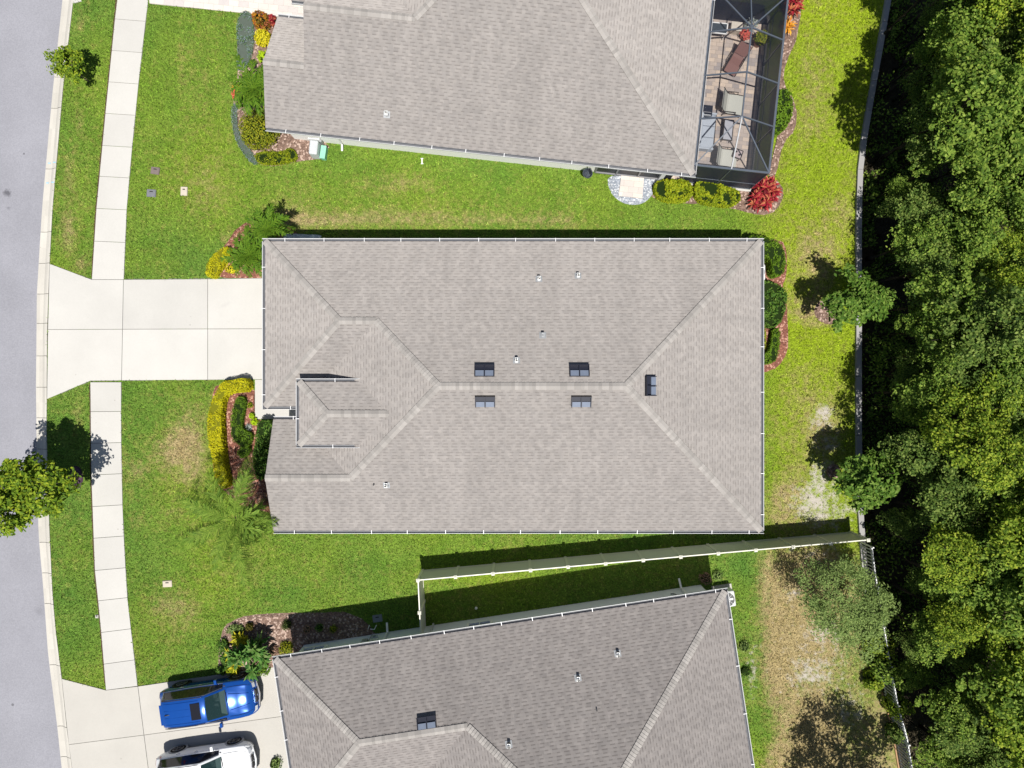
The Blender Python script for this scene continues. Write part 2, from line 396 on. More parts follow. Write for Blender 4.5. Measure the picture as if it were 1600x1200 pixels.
L_WHT = leafmat('pale flower', [(.55, .58, .60), (.4, .45, .4), (.10, .14, .09)], .2)
L_DEAD = leafmat('dry leaf', [(.30, .17, .11), (.42, .27, .20), (.18, .10, .07)], .2)
L_LIME = leafmat('lime leaf', [(.34, .52, .012), (.46, .62, .02)], .3)
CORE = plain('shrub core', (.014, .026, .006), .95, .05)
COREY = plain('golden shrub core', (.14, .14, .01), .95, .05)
# ------------------------------------------------------------------ ground, road, kerb, pavements
EXCL = []
def interp(pts, y): 
    ys = [p[1] for p in pts]; xs = [p[0] for p in pts]
    return np.interp(y, ys, xs)
ROADE = [(140,-700),(118,-130),(96.3,0),(79.8,154),(64.6,324),(56.4,459),(55,605),(56,700),(59,836),(66,916),(74,1024),(88,1134),(95,1200),(112,1330),(190,1900)]
KERBE = [(160,-700),(137,-130),(115,0),(99,137),(82.5,327),(78,412),(74,522),(73.7,624),(73,682),(78,834),(82.5,927),(87.5,985),(97,1060),(104.5,1134),(113,1200),(131,1330),(210,1900)]
WALKL = [(228,-700),(203,-130),(183,0),(165,179),(151,327),(144,437),(141.6,597),(143,737),(148.5,889),(157,969),(166,1078),(186,1200),(300,1900)]
WALKR = [(278,-700),(252,-130),(232,0),(217,132),(205,253),(198.5,330),(194,437),(190,597),(190,682),(192.5,806),(199,927),(205,980),(216,1075),(238,1200),(350,1900)]
WALLX = [(1470,-700),(1419,-130),(1385.5,0),(1377,55),(1362,137.5),(1350,209),(1343,247),(1340,330),(1340,660),(1341.5,779),(1345.5,842),(1352,920),(1372,1040),(1380,1084),(1394,1134),(1405,1200),(1440,1330),(1560,1900)]
gx = lambda pts, py: (interp(pts, py)-800)/31.0
g = MB(); g.poly([(-400,-400,-.6),(400,-400,-.6),(400,400,-.6),(-400,400,-.6)]); tag(g.build('ground', LITTER), kind='structure')
pys = np.arange(-700, 1901, 20.)
rd = MB()
for a, b in zip(pys[:-1], pys[1:]):
    rd.poly([(-34, (600-b)/31, -.10), (gx(ROADE, b), (600-b)/31, -.10), (gx(ROADE, a), (600-a)/31, -.10), (-34, (600-a)/31, -.10)])
tag(rd.build('road', ROAD), kind='structure')
far = MB(); far.prism([(-90,-42),(-34,-42),(-34,42),(-90,42)], -.55, 0.0)
# kerb and gutter, cast in lengths with open joints
kb = MB(); prof = [(-.02,-.30),(-.02,-.085),(.12,-.115),(.30,-.10),(.42,-.02),(.52,.03),(.60,.035),(.60,-.30)]
KJ = [-700,-580,-480,-384,-288,-192,-96,-24,72,119,168,263,362,411,459,505,556,605,653,702,750,848,896,944,1040,1136,1184,1232,1330,1430,1530,1650,1780,1900]
def kerbpt(py, o, z):
    x0 = gx(ROADE, py); x1 = gx(KERBE, py); return (x0+(x1-x0)*(o/.60), (600-py)/31, z)
for a, b in zip(KJ[:-1], KJ[1:]):
    n = max(1, int((b-a)/24)); ps = np.linspace(a+.35, b-.35, n+1)
    for p, q in zip(ps[:-1], ps[1:]):
        for (o1, z1), (o2, z2) in zip(prof[:-1], prof[1:]):
            kb.poly([kerbpt(q, o1, z1), kerbpt(q, o2, z2), kerbpt(p, o2, z2), kerbpt(p, o1, z1)])
tag(kb.build('kerb', CURB), kind='structure')
kj = MB()
for a, b in zip(pys[:-1], pys[1:]): kj.poly([kerbpt(b, -.01, -.16), kerbpt(b, .6, -.1), kerbpt(a, .6, -.1), kerbpt(a, -.01, -.16)])
tag(kj.build('kerb_bed', JOINT), kind='structure')
def inset(poly, d): return grow(poly, -d)
def slab(mb, px, z0=-.3, z1=.035, gap=.011, excl=True):
    poly = P2(px)
    if excl: EXCL.append(poly)
    mb.prism(inset(poly, gap), z0, z1)
sw = MB(); swj = MB()
SJ = [-700,-600,-500,-400,-300,-215,-166,-117,-67,-18,32,81,130,179,229,277,327,378,437]
SJ2 = [597,643,692,741,790,839,889,936,985,1034,1074]
def walk_panels(J, first=None, last=None):
    for a, b in zip(J[:-1], J[1:]):
        def jy(y, t): return y+float(np.interp(y, [0, 400, 620, 800, 1060], [4, 2, 0, -3, -7]))*(t-.5)*(0 if y in (437, 597, 1074) else 1)   # joints stay square to the curve
        q = [(interp(W_, jy(y, t)), jy(y, t)) for W_, y, t in ((WALKL, a, 0), (WALKR, a, 1), (WALKR, b, 1), (WALKL, b, 0))]
        if b == 1074: q[3] = (166, 1078); q[2] = (215.5, 1071.5)
        slab(sw, q)
walk_panels(SJ); walk_panels(SJ2)
tag(sw.build('pavement', CONC), kind='structure')
dw = MB()
for q in [[(78,412),(144,437),(193.5,437),(192,514.5),(75.6,515)], [(75.6,515),(192,514.5),(190.5,594.5),(141.6,595),(74,623.7)],
          [(193.5,437),(325,436),(325,514),(192,514.5)], [(192,514.5),(325,514),(325,593.5),(190.5,594.5)],
          [(325,436),(459,434),(459,513.5),(325,514)], [(325,514),(459,513.5),(459,592.5),(325,593.5)],
          [(398.5,593),(459,592.5),(459,618),(482,618),(482,655),(398.5,655)]]: slab(dw, q)
tag(dw.build('driveway', CONC), kind='structure')
dw2 = MB()
for q in [[(97,1060),(166,1078),(216,1072),(225.5,1148),(108,1163)], [(108,1163),(225.5,1148),(249,1330),(131,1330)],
          [(216,1072),(475,1034),(492,1112),(225.5,1148)], [(225.5,1148),(492,1112),(530,1300),(249,1330)]]: slab(dw2, q)
tag(dw2.build('driveway.001', CONC2), kind='structure')
db = MB()
for q in ([(74,412),(144,436),(459,434),(482,655),(398,655),(398,593),(190,595),(141,596),(74,624)], [(97,1060),(166,1078),(216,1072),(475,1034),(530,1300),(131,1330)]): db.prism(P2(q), -.4, -.012)
for J in (SJ, SJ2):
    for a, b in zip(J[:-1], J[1:]): db.prism(P2([(interp(WALKL, a), a), (interp(WALKR, a), a), (interp(WALKR, b), b), (interp(WALKL, b), b)]), -.4, -.012)
tag(db.build('slab_bed', JOINT), kind='structure')
se = MB(); sy = np.arange(-600, 430, 12.).tolist()
for rng_ in (np.arange(-600, 437, 12.), np.arange(600, 1077, 12.)):
    for a, b in zip(rng_[:-1], rng_[1:]):
        w1, w2 = .03+.035*random.random(), .03+.035*random.random()
        xa, xb = gx(WALKL, a), gx(WALKL, b); se.poly([(xa-w1-.02, (600-a)/31, .014), (xb-w2-.02, (600-b)/31, .014), (xb+.02, (600-b)/31, .014), (xa+.02, (600-a)/31, .014)])
tag(se.build('brown_edge', plain('brown edging', (.085, .055, .035), .95, .1)), kind='structure')  # thin brown strip along the left edge of the pavement
pv = MB(); q = P2([(234,6),(385,21),(440,27),(490,35),(500,-60),(232,-80)]); EXCL.append(q); pv.prism(q, -.2, .035)
tag(pv.build('paver_path', PAVER2), kind='structure')
kd = MB(); q = P2([(115,-20),(128,2),(117,5),(113,5),(114.5,0)]); kd.prism(q, -.2, .03); tag(kd.build('driveway.002', CONC), kind='structure')

# low concrete retaining wall between the back lawns and the wood
rw = MB(); ws = [p[1] for p in WALLX]
wy = [y for y in np.arange(-700, 1080, 46.)]
for a, b in zip(wy[:-1], wy[1:]):
    a2, b2 = a+.3, b-.3; w = .135
    xa, xb = gx(WALLX, a2), gx(WALLX, b2)
    rw.prism([(xa-w, (600-a2)/31), (xa+w, (600-a2)/31), (xb+w, (600-b2)/31), (xb-w, (600-b2)/31)], -.8, .16)
tag(rw.build('retaining_wall', WALLC), 'long low concrete retaining wall curving between the back lawns and the wood', 'wall')

# planting beds
BEDS = []
def bed(name, px, mat, z=.03, it=2, sharp=False):
    poly = P2(px); poly = poly if sharp else smooth_poly(poly, it); EXCL.append(poly)
    cx = sum(p[0] for p in poly)/len(poly); cy = sum(p[1] for p in poly)/len(poly)
    m = MB(); inner = [(p[0]*.86+cx*.14, p[1]*.86+cy*.14) for p in poly]; n = len(poly)
    vs = [(p[0], p[1], -.02) for p in poly]+[(p[0], p[1], z+.05*random.random()) for p in inner]
    m.add(vs, [(i, (i+1) % n, n+(i+1) % n, n+i) for i in range(n)]); m.add(vs, [list(range(n, 2*n))])
    o = m.build(name, mat); tag(o, kind='structure'); return o
random.seed(3)
bed('mulch_bed', [(338,594),(398,594),(398,655),(428,655),(470,665),(480,790),(470,835),(420,800),(388,800),(352,772),(336,752),(326,690),(328,630)], MULCH, it=1)
bed('mulch_bed.001', [(322,436),(322,415),(335,398),(350,385),(372,352),(410,338),(452,352),(475,372),(470,434)], MULCH, it=1)
bed('mulch_bed.002', [(374,26),(386,20),(462,28),(470,110),(490,225),(520,226),(506,248),(470,253),(430,262),(400,256),(378,235),(362,205),(362,160),(372,110),(370,60)], MULCHB, it=1)
bed('mulch_bed.003', [(1170,372),(1222,372),(1230,392),(1230,430),(1222,445),(1230,470),(1232,520),(1232,552),(1216,575),(1192,587),(1150,590),(1150,380)], MULCH, it=1)
bed('mulch_bed.004', [(1010,292),(1060,284),(1180,294),(1212,276),(1228,300),(1214,330),(1190,338),(1160,330),(1120,320),(1060,318),(1018,312)], MULCHB, it=1)
bed('mulch_bed.005', [(1196,292),(1216,214),(1214,150),(1222,60),(1226,-40),(1252,-40),(1252,40),(1226,95),(1222,130),(1246,165),(1244,205),(1224,222),(1212,280)], MULCHB, it=1)
bed('mulch_bed.006', [(338,1060),(340,1010),(348,978),(372,964),(404,958),(458,957),(470,957),(560,955),(600,1000),(600,1030),(470,1045),(440,1052),(420,1046),(380,1050)], MULCHB, it=1)
bed('mulch_bed.007', [(1270,486),(1280,468),(1300,466),(1318,480),(1316,500),(1300,508),(1280,504)], MULCHB)
bed('mulch_bed.008', [(1288,738),(1296,724),(1312,726),(1314,744),(1300,752)], MULCHB)
bed('mulch_bed.009', [(108,742),(112,728),(124,728),(131,742),(128,764),(115,762)], plain('purple mulch', (.085, .045, .075), .9, n=(14, .5, 1.4), bump=(20, .8, .04)))
bed('gravel_bed', [(947,270),(950,295),(962,312),(985,322),(1008,318),(1024,300),(1036,284),(1050,272)], GRAVEL)
bed('gravel_bed.001', [(438,362),(470,366),(508,366),(492,380),(470,390),(440,390)], PEBBLE)
pp = MB(); q = P2([(971,268),(1006,273),(1003,311),(966,307)]); pp.prism(q, -.1, .13)
tag(pp.build('paver_pad', PAVER2), kind='structure')

# ------------------------------------------------------------------ houses
SL = 5/12; KS = math.sqrt(1+SL*SL); GSC = 32.2/CF
class House:
    def __init__(s, name, label, org, ang):
        s.org = Vector((*org, 0)); s.a = ang; s.c, s.s = math.cos(ang), math.sin(ang)
        s.root = thing(name, (org[0], org[1], 0), label, 'house')
    def w(s, u, v, z=0): return Vector((s.org.x+u*s.c-v*s.s, s.org.y+u*s.s+v*s.c, z))
    def wd(s, u, v): return Vector((u*s.c-v*s.s, u*s.s+v*s.c, 0))
    def inv(s, p): d = p-s.org; return (d.x*s.c+d.y*s.s, -d.x*s.s+d.y*s.c)
    def z(s, pl, p): o, c, z0 = pl; return z0+SL*(c-(o[0]*p[0]+o[1]*p[1]))
    def roof(s, name, faces, eaves, outline, z0, parent=None):
        m = MB()
        for pl, poly in faces:
            o, c, zz = pl; pts = [s.w(p[0], p[1], s.z(pl, p)) for p in poly]
            uv = [(p[0]*-o[1]+p[1]*o[0]+50, (c-(p[0]*o[0]+p[1]*o[1]))*KS+.001) for p in poly]
            nrm = (pts[1]-pts[0]).cross(pts[2]-pts[0])
            if nrm.z < 0: pts, uv = pts[::-1], uv[::-1]
            m.poly(pts, 0, uv)
        for a, b, za, zb in eaves:                                       # fascia boards
            A, B = s.w(*a, za), s.w(*b, zb); dn = Vector((0, 0, .2))
            m.poly([A-dn, B-dn, B, A], 1)
        ol = [s.w(p[0], p[1], z0-.2) for p in outline]; m.poly(ol, 2)
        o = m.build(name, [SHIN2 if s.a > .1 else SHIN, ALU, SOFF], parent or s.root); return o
    def caps(s, roof, lines):
        for (p, q, pl1, pl2) in lines:
            A = s.w(p[0], p[1], s.z(pl1, p)); B = s.w(q[0], q[1], s.z(pl1, q))
            if A.z > B.z+.01: A, B = B, A
            d = (B-A); L = d.length; d.normalize(); m = MB(); n = int(L/.145)
            ws = []
            for pl in (pl1, pl2):
                o = s.wd(*pl[0]); nr = (o*SL+Vector((0, 0, 1))).normalized(); w = nr.cross(d).normalized()
                if w.dot(o) < 0: w = -w
                ws.append((w, nr))
            up = (ws[0][1]+ws[1][1]).normalized()
            for i in range(n):
                a = A+d*(L*i/n); b = A+d*(min(L, L*(i+1)/n+.05)); lo, hi = .050, .020
                vs = []
                for pt, h in ((a, lo), (b, hi)):
                    for w, nr in (ws[0], ws[1]): vs.append(pt+w*.155+nr*h)
                    vs.append(pt+up*(h+.004))
                for w, nr in (ws[0], ws[1]): vs.append(a+w*.155+nr*.002)
                for w, nr in (ws[0], ws[1]): vs.append(b+w*.155+nr*.002)
                vs.append(a+up*.002)
                f = [(0,3,5,2),(2,5,4,1),(6,8,3,0),(1,4,9,7),(6,0,2,10),(10,2,1,7)]
                m.add(vs, f)
            m.build('ridge_cap', CAP, None).parent = roof
    def gutter(s, a, b, outw, z=2.8, hang=1.75, off=0.6):
        A, B = s.w(*a, z), s.w(*b, z); o = s.wd(*outw); d = (B-A); L = d.length; d.normalize()
        prof = [(.0, -.02), (.012, -.10), (.085, -.11), (.105, -.06), (.122, .0), (.136, .0), (.130, -.12), (.0, -.13)]
        m = MB()
        for i in range(len(prof)-1):
            (x1, z1), (x2, z2) = prof[i], prof[i+1]; mi = 1 if i < 3 else 0
            q = [A+o*x1+Vector((0,0,z1)), B+o*x1+Vector((0,0,z1)), B+o*x2+Vector((0,0,z2)), A+o*x2+Vector((0,0,z2))]
            m.poly(q, mi)
        for P in (A, B): m.poly([P+o*x+Vector((0,0,zz)) for x, zz in prof])
        gt = m.build('gutter', [ALUG, GUT_SHADE], s.root)
        n = max(1, int(L/hang))
        for i in range(n):
            t = (i+off)*L/n+random.uniform(-.1, .1); h = MB()
            h.bar(A+d*t+o*-.02+Vector((0,0,.012)), A+d*t+o*.15+Vector((0,0,.008)), .028, .012)
            h.build('gutter_hanger', ALU, None).parent = gt
        return gt
    def walls(s, poly, mat, z=2.62, parts=()):
        m = MB(); m.prism([tuple(s.w(*p)[:2]) for p in poly], -.1, z); EXCL.append([tuple(s.w(*p)[:2]) for p in poly])
        return m.build('wall', mat, s.root)
    def onroof(s, pl, px, py):
        """local spot and world point on a roof plane seen at a photo pixel"""
        z = 4.0
        for _ in range(12):
            P = W(px, py, z); z = s.z(pl, s.inv(P))
        P = W(px, py, z); return P
    def slope_mat(s, pl):
        o = s.wd(*pl[0]); nr = (o*SL+Vector((0,0,1))).normalized(); t = Vector((-o.y, o.x, 0)); dn = t.cross(nr).normalized()
        return Matrix((( t.x, dn.x, nr.x, 0), (t.y, dn.y, nr.y, 0), (t.z, dn.z, nr.z, 0), (0,0,0,1))), nr   # x along course, y down/up slope, z out
    def ridge_vent(s, pl, px, py, south=True):
        P = s.onroof(pl, px, py); Mx, nr = s.slope_mat(pl)
        so = Vector((0, -1, 0)); yv = Vector(Mx.col[1][:3]); xv = Vector(Mx.col[0][:3])
        f = 1 if yv.dot(so) > 0 else -1; 
        if abs(yv.dot(so)) < .5: f = 1
        m = MB(); m.box(P+nr*.03, (.86, .50, .06), mat=Mx)
        for sx in (-1, 1): m.box(P+nr*.10+xv*sx*.41, (.035, .50, .14), mat=Mx)
        m.box(P+nr*.10, (.04, .50, .14), mat=Mx); m.box(P+nr*.11-yv*f*.235, (.86, .03, .16), mat=Mx)
        v = m.build('roof_vent', VENTD, s.root)
        for sx in (-1, 1):
            l = MB(); l.box(P+nr*.10+xv*sx*.205+yv*f*.125, (.355, .235, .05), mat=Mx); o = l.build('vent_lit_lid', VENT_LIT, None); o.parent = v
        return v
    def pipe_vent(s, pl, px, py, h=.30, r=.06, mat=None, base=True):
        P = s.onroof(pl, px, py); Mx, nr = s.slope_mat(pl); m = MB()
        m.tube([P-Vector((0,0,.05)), P+Vector((0,0,h))], r, 12, 0, cap=False)
        m.tube([P+Vector((0,0,h-.05)), P+Vector((0,0,h+.003))], r*.45, 10, 1)
        if base: m.box(P+Vector((0,.01,.10)), (.13,.20,.20), 0, 0); m.box(P+Vector((0,.115,.12)), (.11,.02,.13), 0, 1)
        if base: m.box(P+nr*.008, (.30, .30, .02), mat=Mx, mi=2); m.tube([P, P+Vector((0,0,.10))], [r*1.9, r*1.1], 12, 2)
        return m.build('vent_pipe', [mat or WHITEP, BLACK, LEAD], s.root)
E_, W_, N_, S_ = (1,0), (-1,0), (0,1), (0,-1)
random.seed(11)
# --- the middle house
hc = House('house', 'middle house whose whole grey shingle roof fills the centre, beside the white driveway', (0, 0), 0.0)
Z0 = 2.8; XW1, XW2, XE, YN, YS, XM = -11.45, -11.07, 11.55, 6.62, -6.80, -9.83; YG1, YG2 = -1.04, -1.632
pN, pS, pE, pGW, pGS, pMW, pg = (N_, YN, Z0), (S_, -YS, Z0), (E_, XE, Z0), (W_, -XW1, Z0), (S_, -YG1, Z0), (W_, -XM, Z0), (N_, YG2, Z0)
RZ = -.09; re, rw_ = (4.84, RZ), (-3.12, RZ); g1, g2 = (-7.62, 2.79), (-6.0, 2.79); gp = (-7.246, -4.216); gw = (XW2, -4.216)
faces = [(pN, [(XW1,YN),(XE,YN),re,rw_,g2,g1]), (pGW, [(XW1,YN),g1,(XW1,YG1)]), (pGS, [(XW1,YG1),g1,g2,(XM,YG1)]),
         (pMW, [(XM,YG1),g2,rw_,gp,(XM,YG2)]), (pg, [(XW2,YG2),(XM,YG2),gp,gw]), (pS, [(XW2,YS),gw,gp,rw_,re,(XE,YS)]), (pE, [(XE,YN),(XE,YS),re])]
zg = hc.z(pg, gw)
out = [(XW1,YN),(XW1,YG1),(XM,YG1),(XM,YG2),(XW2,YG2),(XW2,YS),(XE,YS),(XE,YN)]
ev = [((XW1,YN),(XW1,YG1),Z0,Z0),((XW1,YG1),(XM,YG1),Z0,Z0),((XM,YG1),(XM,YG2),Z0,Z0),((XM,YG2),(XW2,YG2),Z0,Z0),((XW2,YG2),gw,Z0,zg),(gw,(XW2,YS),zg,Z0),((XW2,YS),(XE,YS),Z0,Z0),((XE,YS),(XE,YN),Z0,Z0),((XE,YN),(XW1,YN),Z0,Z0)]
rc = hc.roof('roof', faces, ev, out, Z0)
CAPLINES = {}
CAPLINES[hc] = [(rc, [((XE,YN),re,pN,pE),((XE,YS),re,pS,pE),(re,rw_,pN,pS),(g2,rw_,pN,pMW),(g1,g2,pN,pGS),((XW1,YN),g1,pN,pGW),((XW1,YG1),g1,pGW,pGS),(gp,rw_,pMW,pS),(gw,gp,pg,pS)])]
for a, b, o in [((XW1-.14,YN),(XE+.14,YN),N_),((XE,YN),(XE,YS),E_),((XW2,YS),(XE+.14,YS),S_),((XW1,YN),(XW1,YG1-.14),W_),((XW1,YG1),(XM+.2,YG1),S_),((XW2,YG2),(XM+.2,YG2),N_)]: hc.gutter(a, b, o)
# entry dormer
DZ = 4.07; DW, DN, DS = -9.49, .105, -2.71; dm = (DN+DS)/2; dr = (DN-DS)/2
dN, dS, dW = (N_, DN, DZ), (S_, -DS, DZ), (W_, -DW, DZ); xr = XM+(DZ+dr*SL-Z0)/SL; xe = XM+(DZ-Z0)/SL
df = [(dN, [(DW,DN),(DW+dr,dm),(xr+.05,dm),(xe+.03,DN)]), (dS, [(DW,DS),(xe+.03,DS),(xr+.05,dm),(DW+dr,dm)]), (dW, [(DW,DN),(DW,DS),(DW+dr,dm)])]
de = [((DW,DN),(DW,DS),DZ,DZ),((DW,DS),(xe,DS),DZ,DZ),((DW,DN),(xe,DN),DZ,DZ)]
rdm = hc.roof('dormer_roof', df, de, [(DW,DN),(DW,DS),(xe+.3,DS),(xe+.3,DN)], DZ)
CAPLINES[hc].append((rdm, [((DW,DN),(DW+dr,dm),dN,dW),((DW,DS),(DW+dr,dm),dS,dW),((DW+dr,dm),(xr,dm),dN,dS)]))
for a, b, o in [((DW-.14,DN),(xe,DN),N_),((DW,DN),(DW,DS),W_),((DW-.14,DS),(xe,DS),S_)]: hc.gutter(a, b, o, DZ)
m = MB(); m.prism([(DW+.35,DN-.3),(DW+.35,DS+.3),(-6.5,DS+.3),(-6.5,DN-.3)], 2.4, DZ-.2); m.build('dormer_wall', STUC, hc.root)
i_ = .45
hc.walls([(XW1+i_,YN-i_),(XW1+i_,YG1+i_),(-8.6,YG1+i_),(-8.6,YG2-i_),(XW2+i_,YG2-i_),(XW2+i_,YS+i_),(XE-i_,YS+i_),(XE-i_,YN-i_)], STUC)
m = MB(); 
for k in range(4): m.box((XW1+i_-.03, (YN-i_+YG1+i_)/2, .30+k*.56), (.05, 4.9, .53))
m.build('garage_door', ALU, hc.root)
m = MB(); m.box((-8.64, -1.336, 1.05), (.06, .95, 2.1)); fd = m.build('front_door', DKMET, hc.root)
for y in (-5.0, -3.4):
    m = MB(); m.box((XW2+i_-.02, y, 1.35), (.08, 1.0, 1.5)); f = m.build('window', ALU, hc.root); q = MB(); q.box((XW2+i_-.07, y, 1.35), (.03, .88, 1.36)); q.build('pane', GLASSD, None).parent = f
for x in (-6, -1, 4):
    for y, sg in ((YN-i_, 1), (YS+i_, -1)):
        m = MB(); m.box((x, y+sg*.02, 1.4), (1.0, .08, 1.2)); f = m.build('window', ALU, hc.root); q = MB(); q.box((x, y+sg*.07, 1.4), (.88, .03, 1.08)); q.build('pane', GLASSD, None).parent = f
for p, x, y in ((pN,757,580),(pN,905,580),(pS,758,626),(pS,908,626),(pE,1015,603)): hc.ridge_vent(p, x, y)
for p, x, y in ((pN,842,436),(pN,903,431),(pN,807,563),(pS,604,758)): hc.pipe_vent(p, x, y)
hc.pipe_vent(pN, 848, 524, .22, .04, LEAD); hc.pipe_vent(pS, 584.5, 757, .16, .03, LEAD, False)

# --- the northern house, turned 6 degrees
hn = House('house', 'upper house with a black screened patio cage on its back wall', (8.40, 9.73), R(-6.2))
D = 13.4
qS, qE, qN, qM, q1, q2, qGS, qGW = (S_, 0, Z0), (E_, 0, Z0), (N_, D, Z0), (W_, 18.0, Z0), (N_, 5.2, Z0), (N_, 9.6, Z0), (S_, -6, Z0), (W_, 19.4, Z0)
a1, a2, k1, k2, j1, j2 = (-6.7,6.7), (-11.3,6.7), (-13.2,4.8), (-18.1,4.8), (-18.1,2.6), (-19.95,2.6); v1, gg1, gg2 = (-16.2,7.8), (-15.7,9.7), (-14.3,9.7)
faces = [(qS, [(-19.95,0),(0,0),a1,a2,k1,k2,j1,j2]), (q1, [j2,j1,(-18.1,5.2),(-19.95,5.2)]), (q2, [k2,k1,v1,(-18.1,7.8)]), (qGS, [(-19.4,6),gg1,gg2,v1,(-18.1,7.8),(-18.1,6)]),
         (qM, [a2,k1,v1,gg2]), (qGW, [(-19.4,6),(-19.4,D),gg1]), (qN, [(-19.4,D),gg1,gg2,a2,a1,(0,D)]), (qE, [(0,0),(0,D),a1])]
zj = hn.z(q1, j2)
ev = [((-19.95,0),(0,0),Z0,Z0),((0,0),(0,D),Z0,Z0),((0,D),(-19.4,D),Z0,Z0),((-19.4,6),(-19.4,D),Z0,Z0),((-19.4,6),(-18.1,6),Z0,Z0),((-19.95,5.2),(-18.1,5.2),Z0,Z0),((-19.95,0),j2,Z0,zj),(j2,(-19.95,5.2),zj,Z0),((-18.1,5.2),(-18.1,6),Z0+.6,Z0)]
rn = hn.roof('roof', faces, ev, [(-19.95,0),(-19.95,5.2),(-18.1,5.2),(-18.1,6),(-19.4,6),(-19.4,D),(0,D),(0,0)], Z0)
m = MB(); m.poly([hn.w(-18.1,2.6,hn.z(q1,(0,2.6))), hn.w(-18.1,4.8,hn.z(q2,(0,4.8))), hn.w(-18.1,7.8,hn.z(q2,(0,7.8))), hn.w(-18.1,5.2,Z0)]); m.build('gable_wall', STUC, hn.root)
CAPLINES[hn] = [(rn, [((0,0),a1,qS,qE),(a1,a2,qS,qN),(k1,a2,qS,qM),(k2,k1,qS,q2),(j2,j1,qS,q1),(gg2,a2,qN,qM),((0,D),a1,qN,qE),(gg1,gg2,qN,qGS)])]
hn.gutter((-19.95,0),(.14,0),S_,Z0,1.65); hn.gutter((0,0),(0,D),E_,Z0,20); hn.gutter((-19.95,5.2),(-18.1,5.2),N_,Z0,.95,.3); hn.gutter((-19.4,6),(-18.1,6),S_,Z0,.9)
hn.walls([(-19.5,.5),(-19.5,4.7),(-17.4,4.7),(-17.4,6.5),(-18.95,6.5),(-18.95,D-.5),(-.5,D-.5),(-.5,.5)], STUC)
dsp = MB(); p = [hn.w(-17.05,.0,2.68), hn.w(-17.05,.36,2.35), hn.w(-17.05,.44,2.2), hn.w(-17.05,.44,.25), hn.w(-17.05,.15,.1)]
for a, b in zip(p[:-1], p[1:]): dsp.bar(a, b, .09, .07)
dsp.build('downpipe', ALU, hn.root)
scr = MB()
for u0, u1 in ((-4.25,-3.3),(-3.2,-2.2),(-2.1,-1.15),(-.92,-.52)):
    scr.poly([hn.w(u0,.485,.12), hn.w(u1,.485,.12), hn.w(u1,.485,2.5), hn.w(u0,.485,2.5)])
sp = scr.build('screen_window', plain('patio screen', (.03,.032,.038), .5), hn.root)
fr = MB()
for u in (-4.3,-3.25,-2.15): fr.box(hn.w(u,.46,1.3), (.09,.06,2.5), hn.a)
fr.box(hn.w(-2.7,.46,.1), (3.2,.08,.10), hn.a); fr.box(hn.w(-2.7,.46,1.0), (3.2,.05,.06), hn.a)
fr.build('frame', plain('bronze frame', (.20,.20,.21), .5), None).parent = sp
fr = MB(); fr.box(hn.w(-1.03,.44,1.32), (.2,.12,2.6), hn.a); fr.build('post', ALU, hn.root)
lt = MB(); lt.box(hn.w(-9.6,.47,2.36), (3.3,.05,.10), hn.a); lt.build('soffit_trim', ALU, hn.root)
hn.pipe_vent(qS, 604.5, 179)
# --- the southern house, turned 8.6 degrees
hs = House('house', 'lower house with an almond vinyl fence meeting its wall and two cars on its drive', (-10.98, -12.76), R(8.6))
L = 21.1
tN, tW, tE, tS, tGS, tM, tg = (N_, 0, Z0), (W_, 0, Z0), (E_, L, Z0), (S_, 13.4, Z0), (S_, 7.4, Z0), (W_, -4.87, Z0), (N_, -8.2, Z0)
b1, b2, c1, c2, e1, e2 = (3.7,-3.7), (8.57,-3.7), (11.57,-6.7), (14.4,-6.7), (7.47,-10.8), (.4,-10.8)
faces = [(tN, [(0,0),(L,0),c2,c1,b2,b1]), (tW, [(0,0),b1,(0,-7.4)]), (tGS, [(0,-7.4),b1,b2,(4.87,-7.4)]), (tM, [(4.87,-7.4),b2,c1,e1,(4.87,-8.2)]),
         (tg, [(.4,-8.2),(4.87,-8.2),e1,e2]), (tS, [(.4,-13.4),e2,e1,c1,c2,(L,-13.4)]), (tE, [(L,0),(L,-13.4),c2])]
ze = hs.z(tg, e2)
ev = [((0,0),(L,0),Z0,Z0),((L,0),(L,-13.4),Z0,Z0),((L,-13.4),(.4,-13.4),Z0,Z0),((.4,-13.4),e2,Z0,ze),(e2,(.4,-8.2),ze,Z0),((.4,-8.2),(4.87,-8.2),Z0,Z0),((4.87,-7.4),(0,-7.4),Z0,Z0),((0,-7.4),(0,0),Z0,Z0)]
rs = hs.roof('roof', faces, ev, [(0,0),(0,-7.4),(4.87,-7.4),(4.87,-8.2),(.4,-8.2),(.4,-13.4),(L,-13.4),(L,0)], Z0)
CAPLINES[hs] = [(rs, [((0,0),b1,tN,tW),(b1,b2,tN,tGS),(b2,c1,tN,tM),(c1,c2,tN,tS),((L,0),c2,tN,tE),((0,-7.4),b1,tW,tGS),(e1,c1,tM,tS),((L,-13.4),c2,tE,tS)])]
hs.gutter((-.14,0),(L+.14,0),N_,Z0,1.42); hs.gutter((0,0),(0,-7.4),W_,Z0,1.3); hs.gutter((L,0),(L,-13.4),E_,Z0,2.2)
hs.walls([(.45,-.45),(.45,-7),(5.3,-7),(5.3,-8.7),(.85,-8.7),(.85,-12.9),(L-.45,-12.9),(L-.45,-.45)], STUC_SHADE)
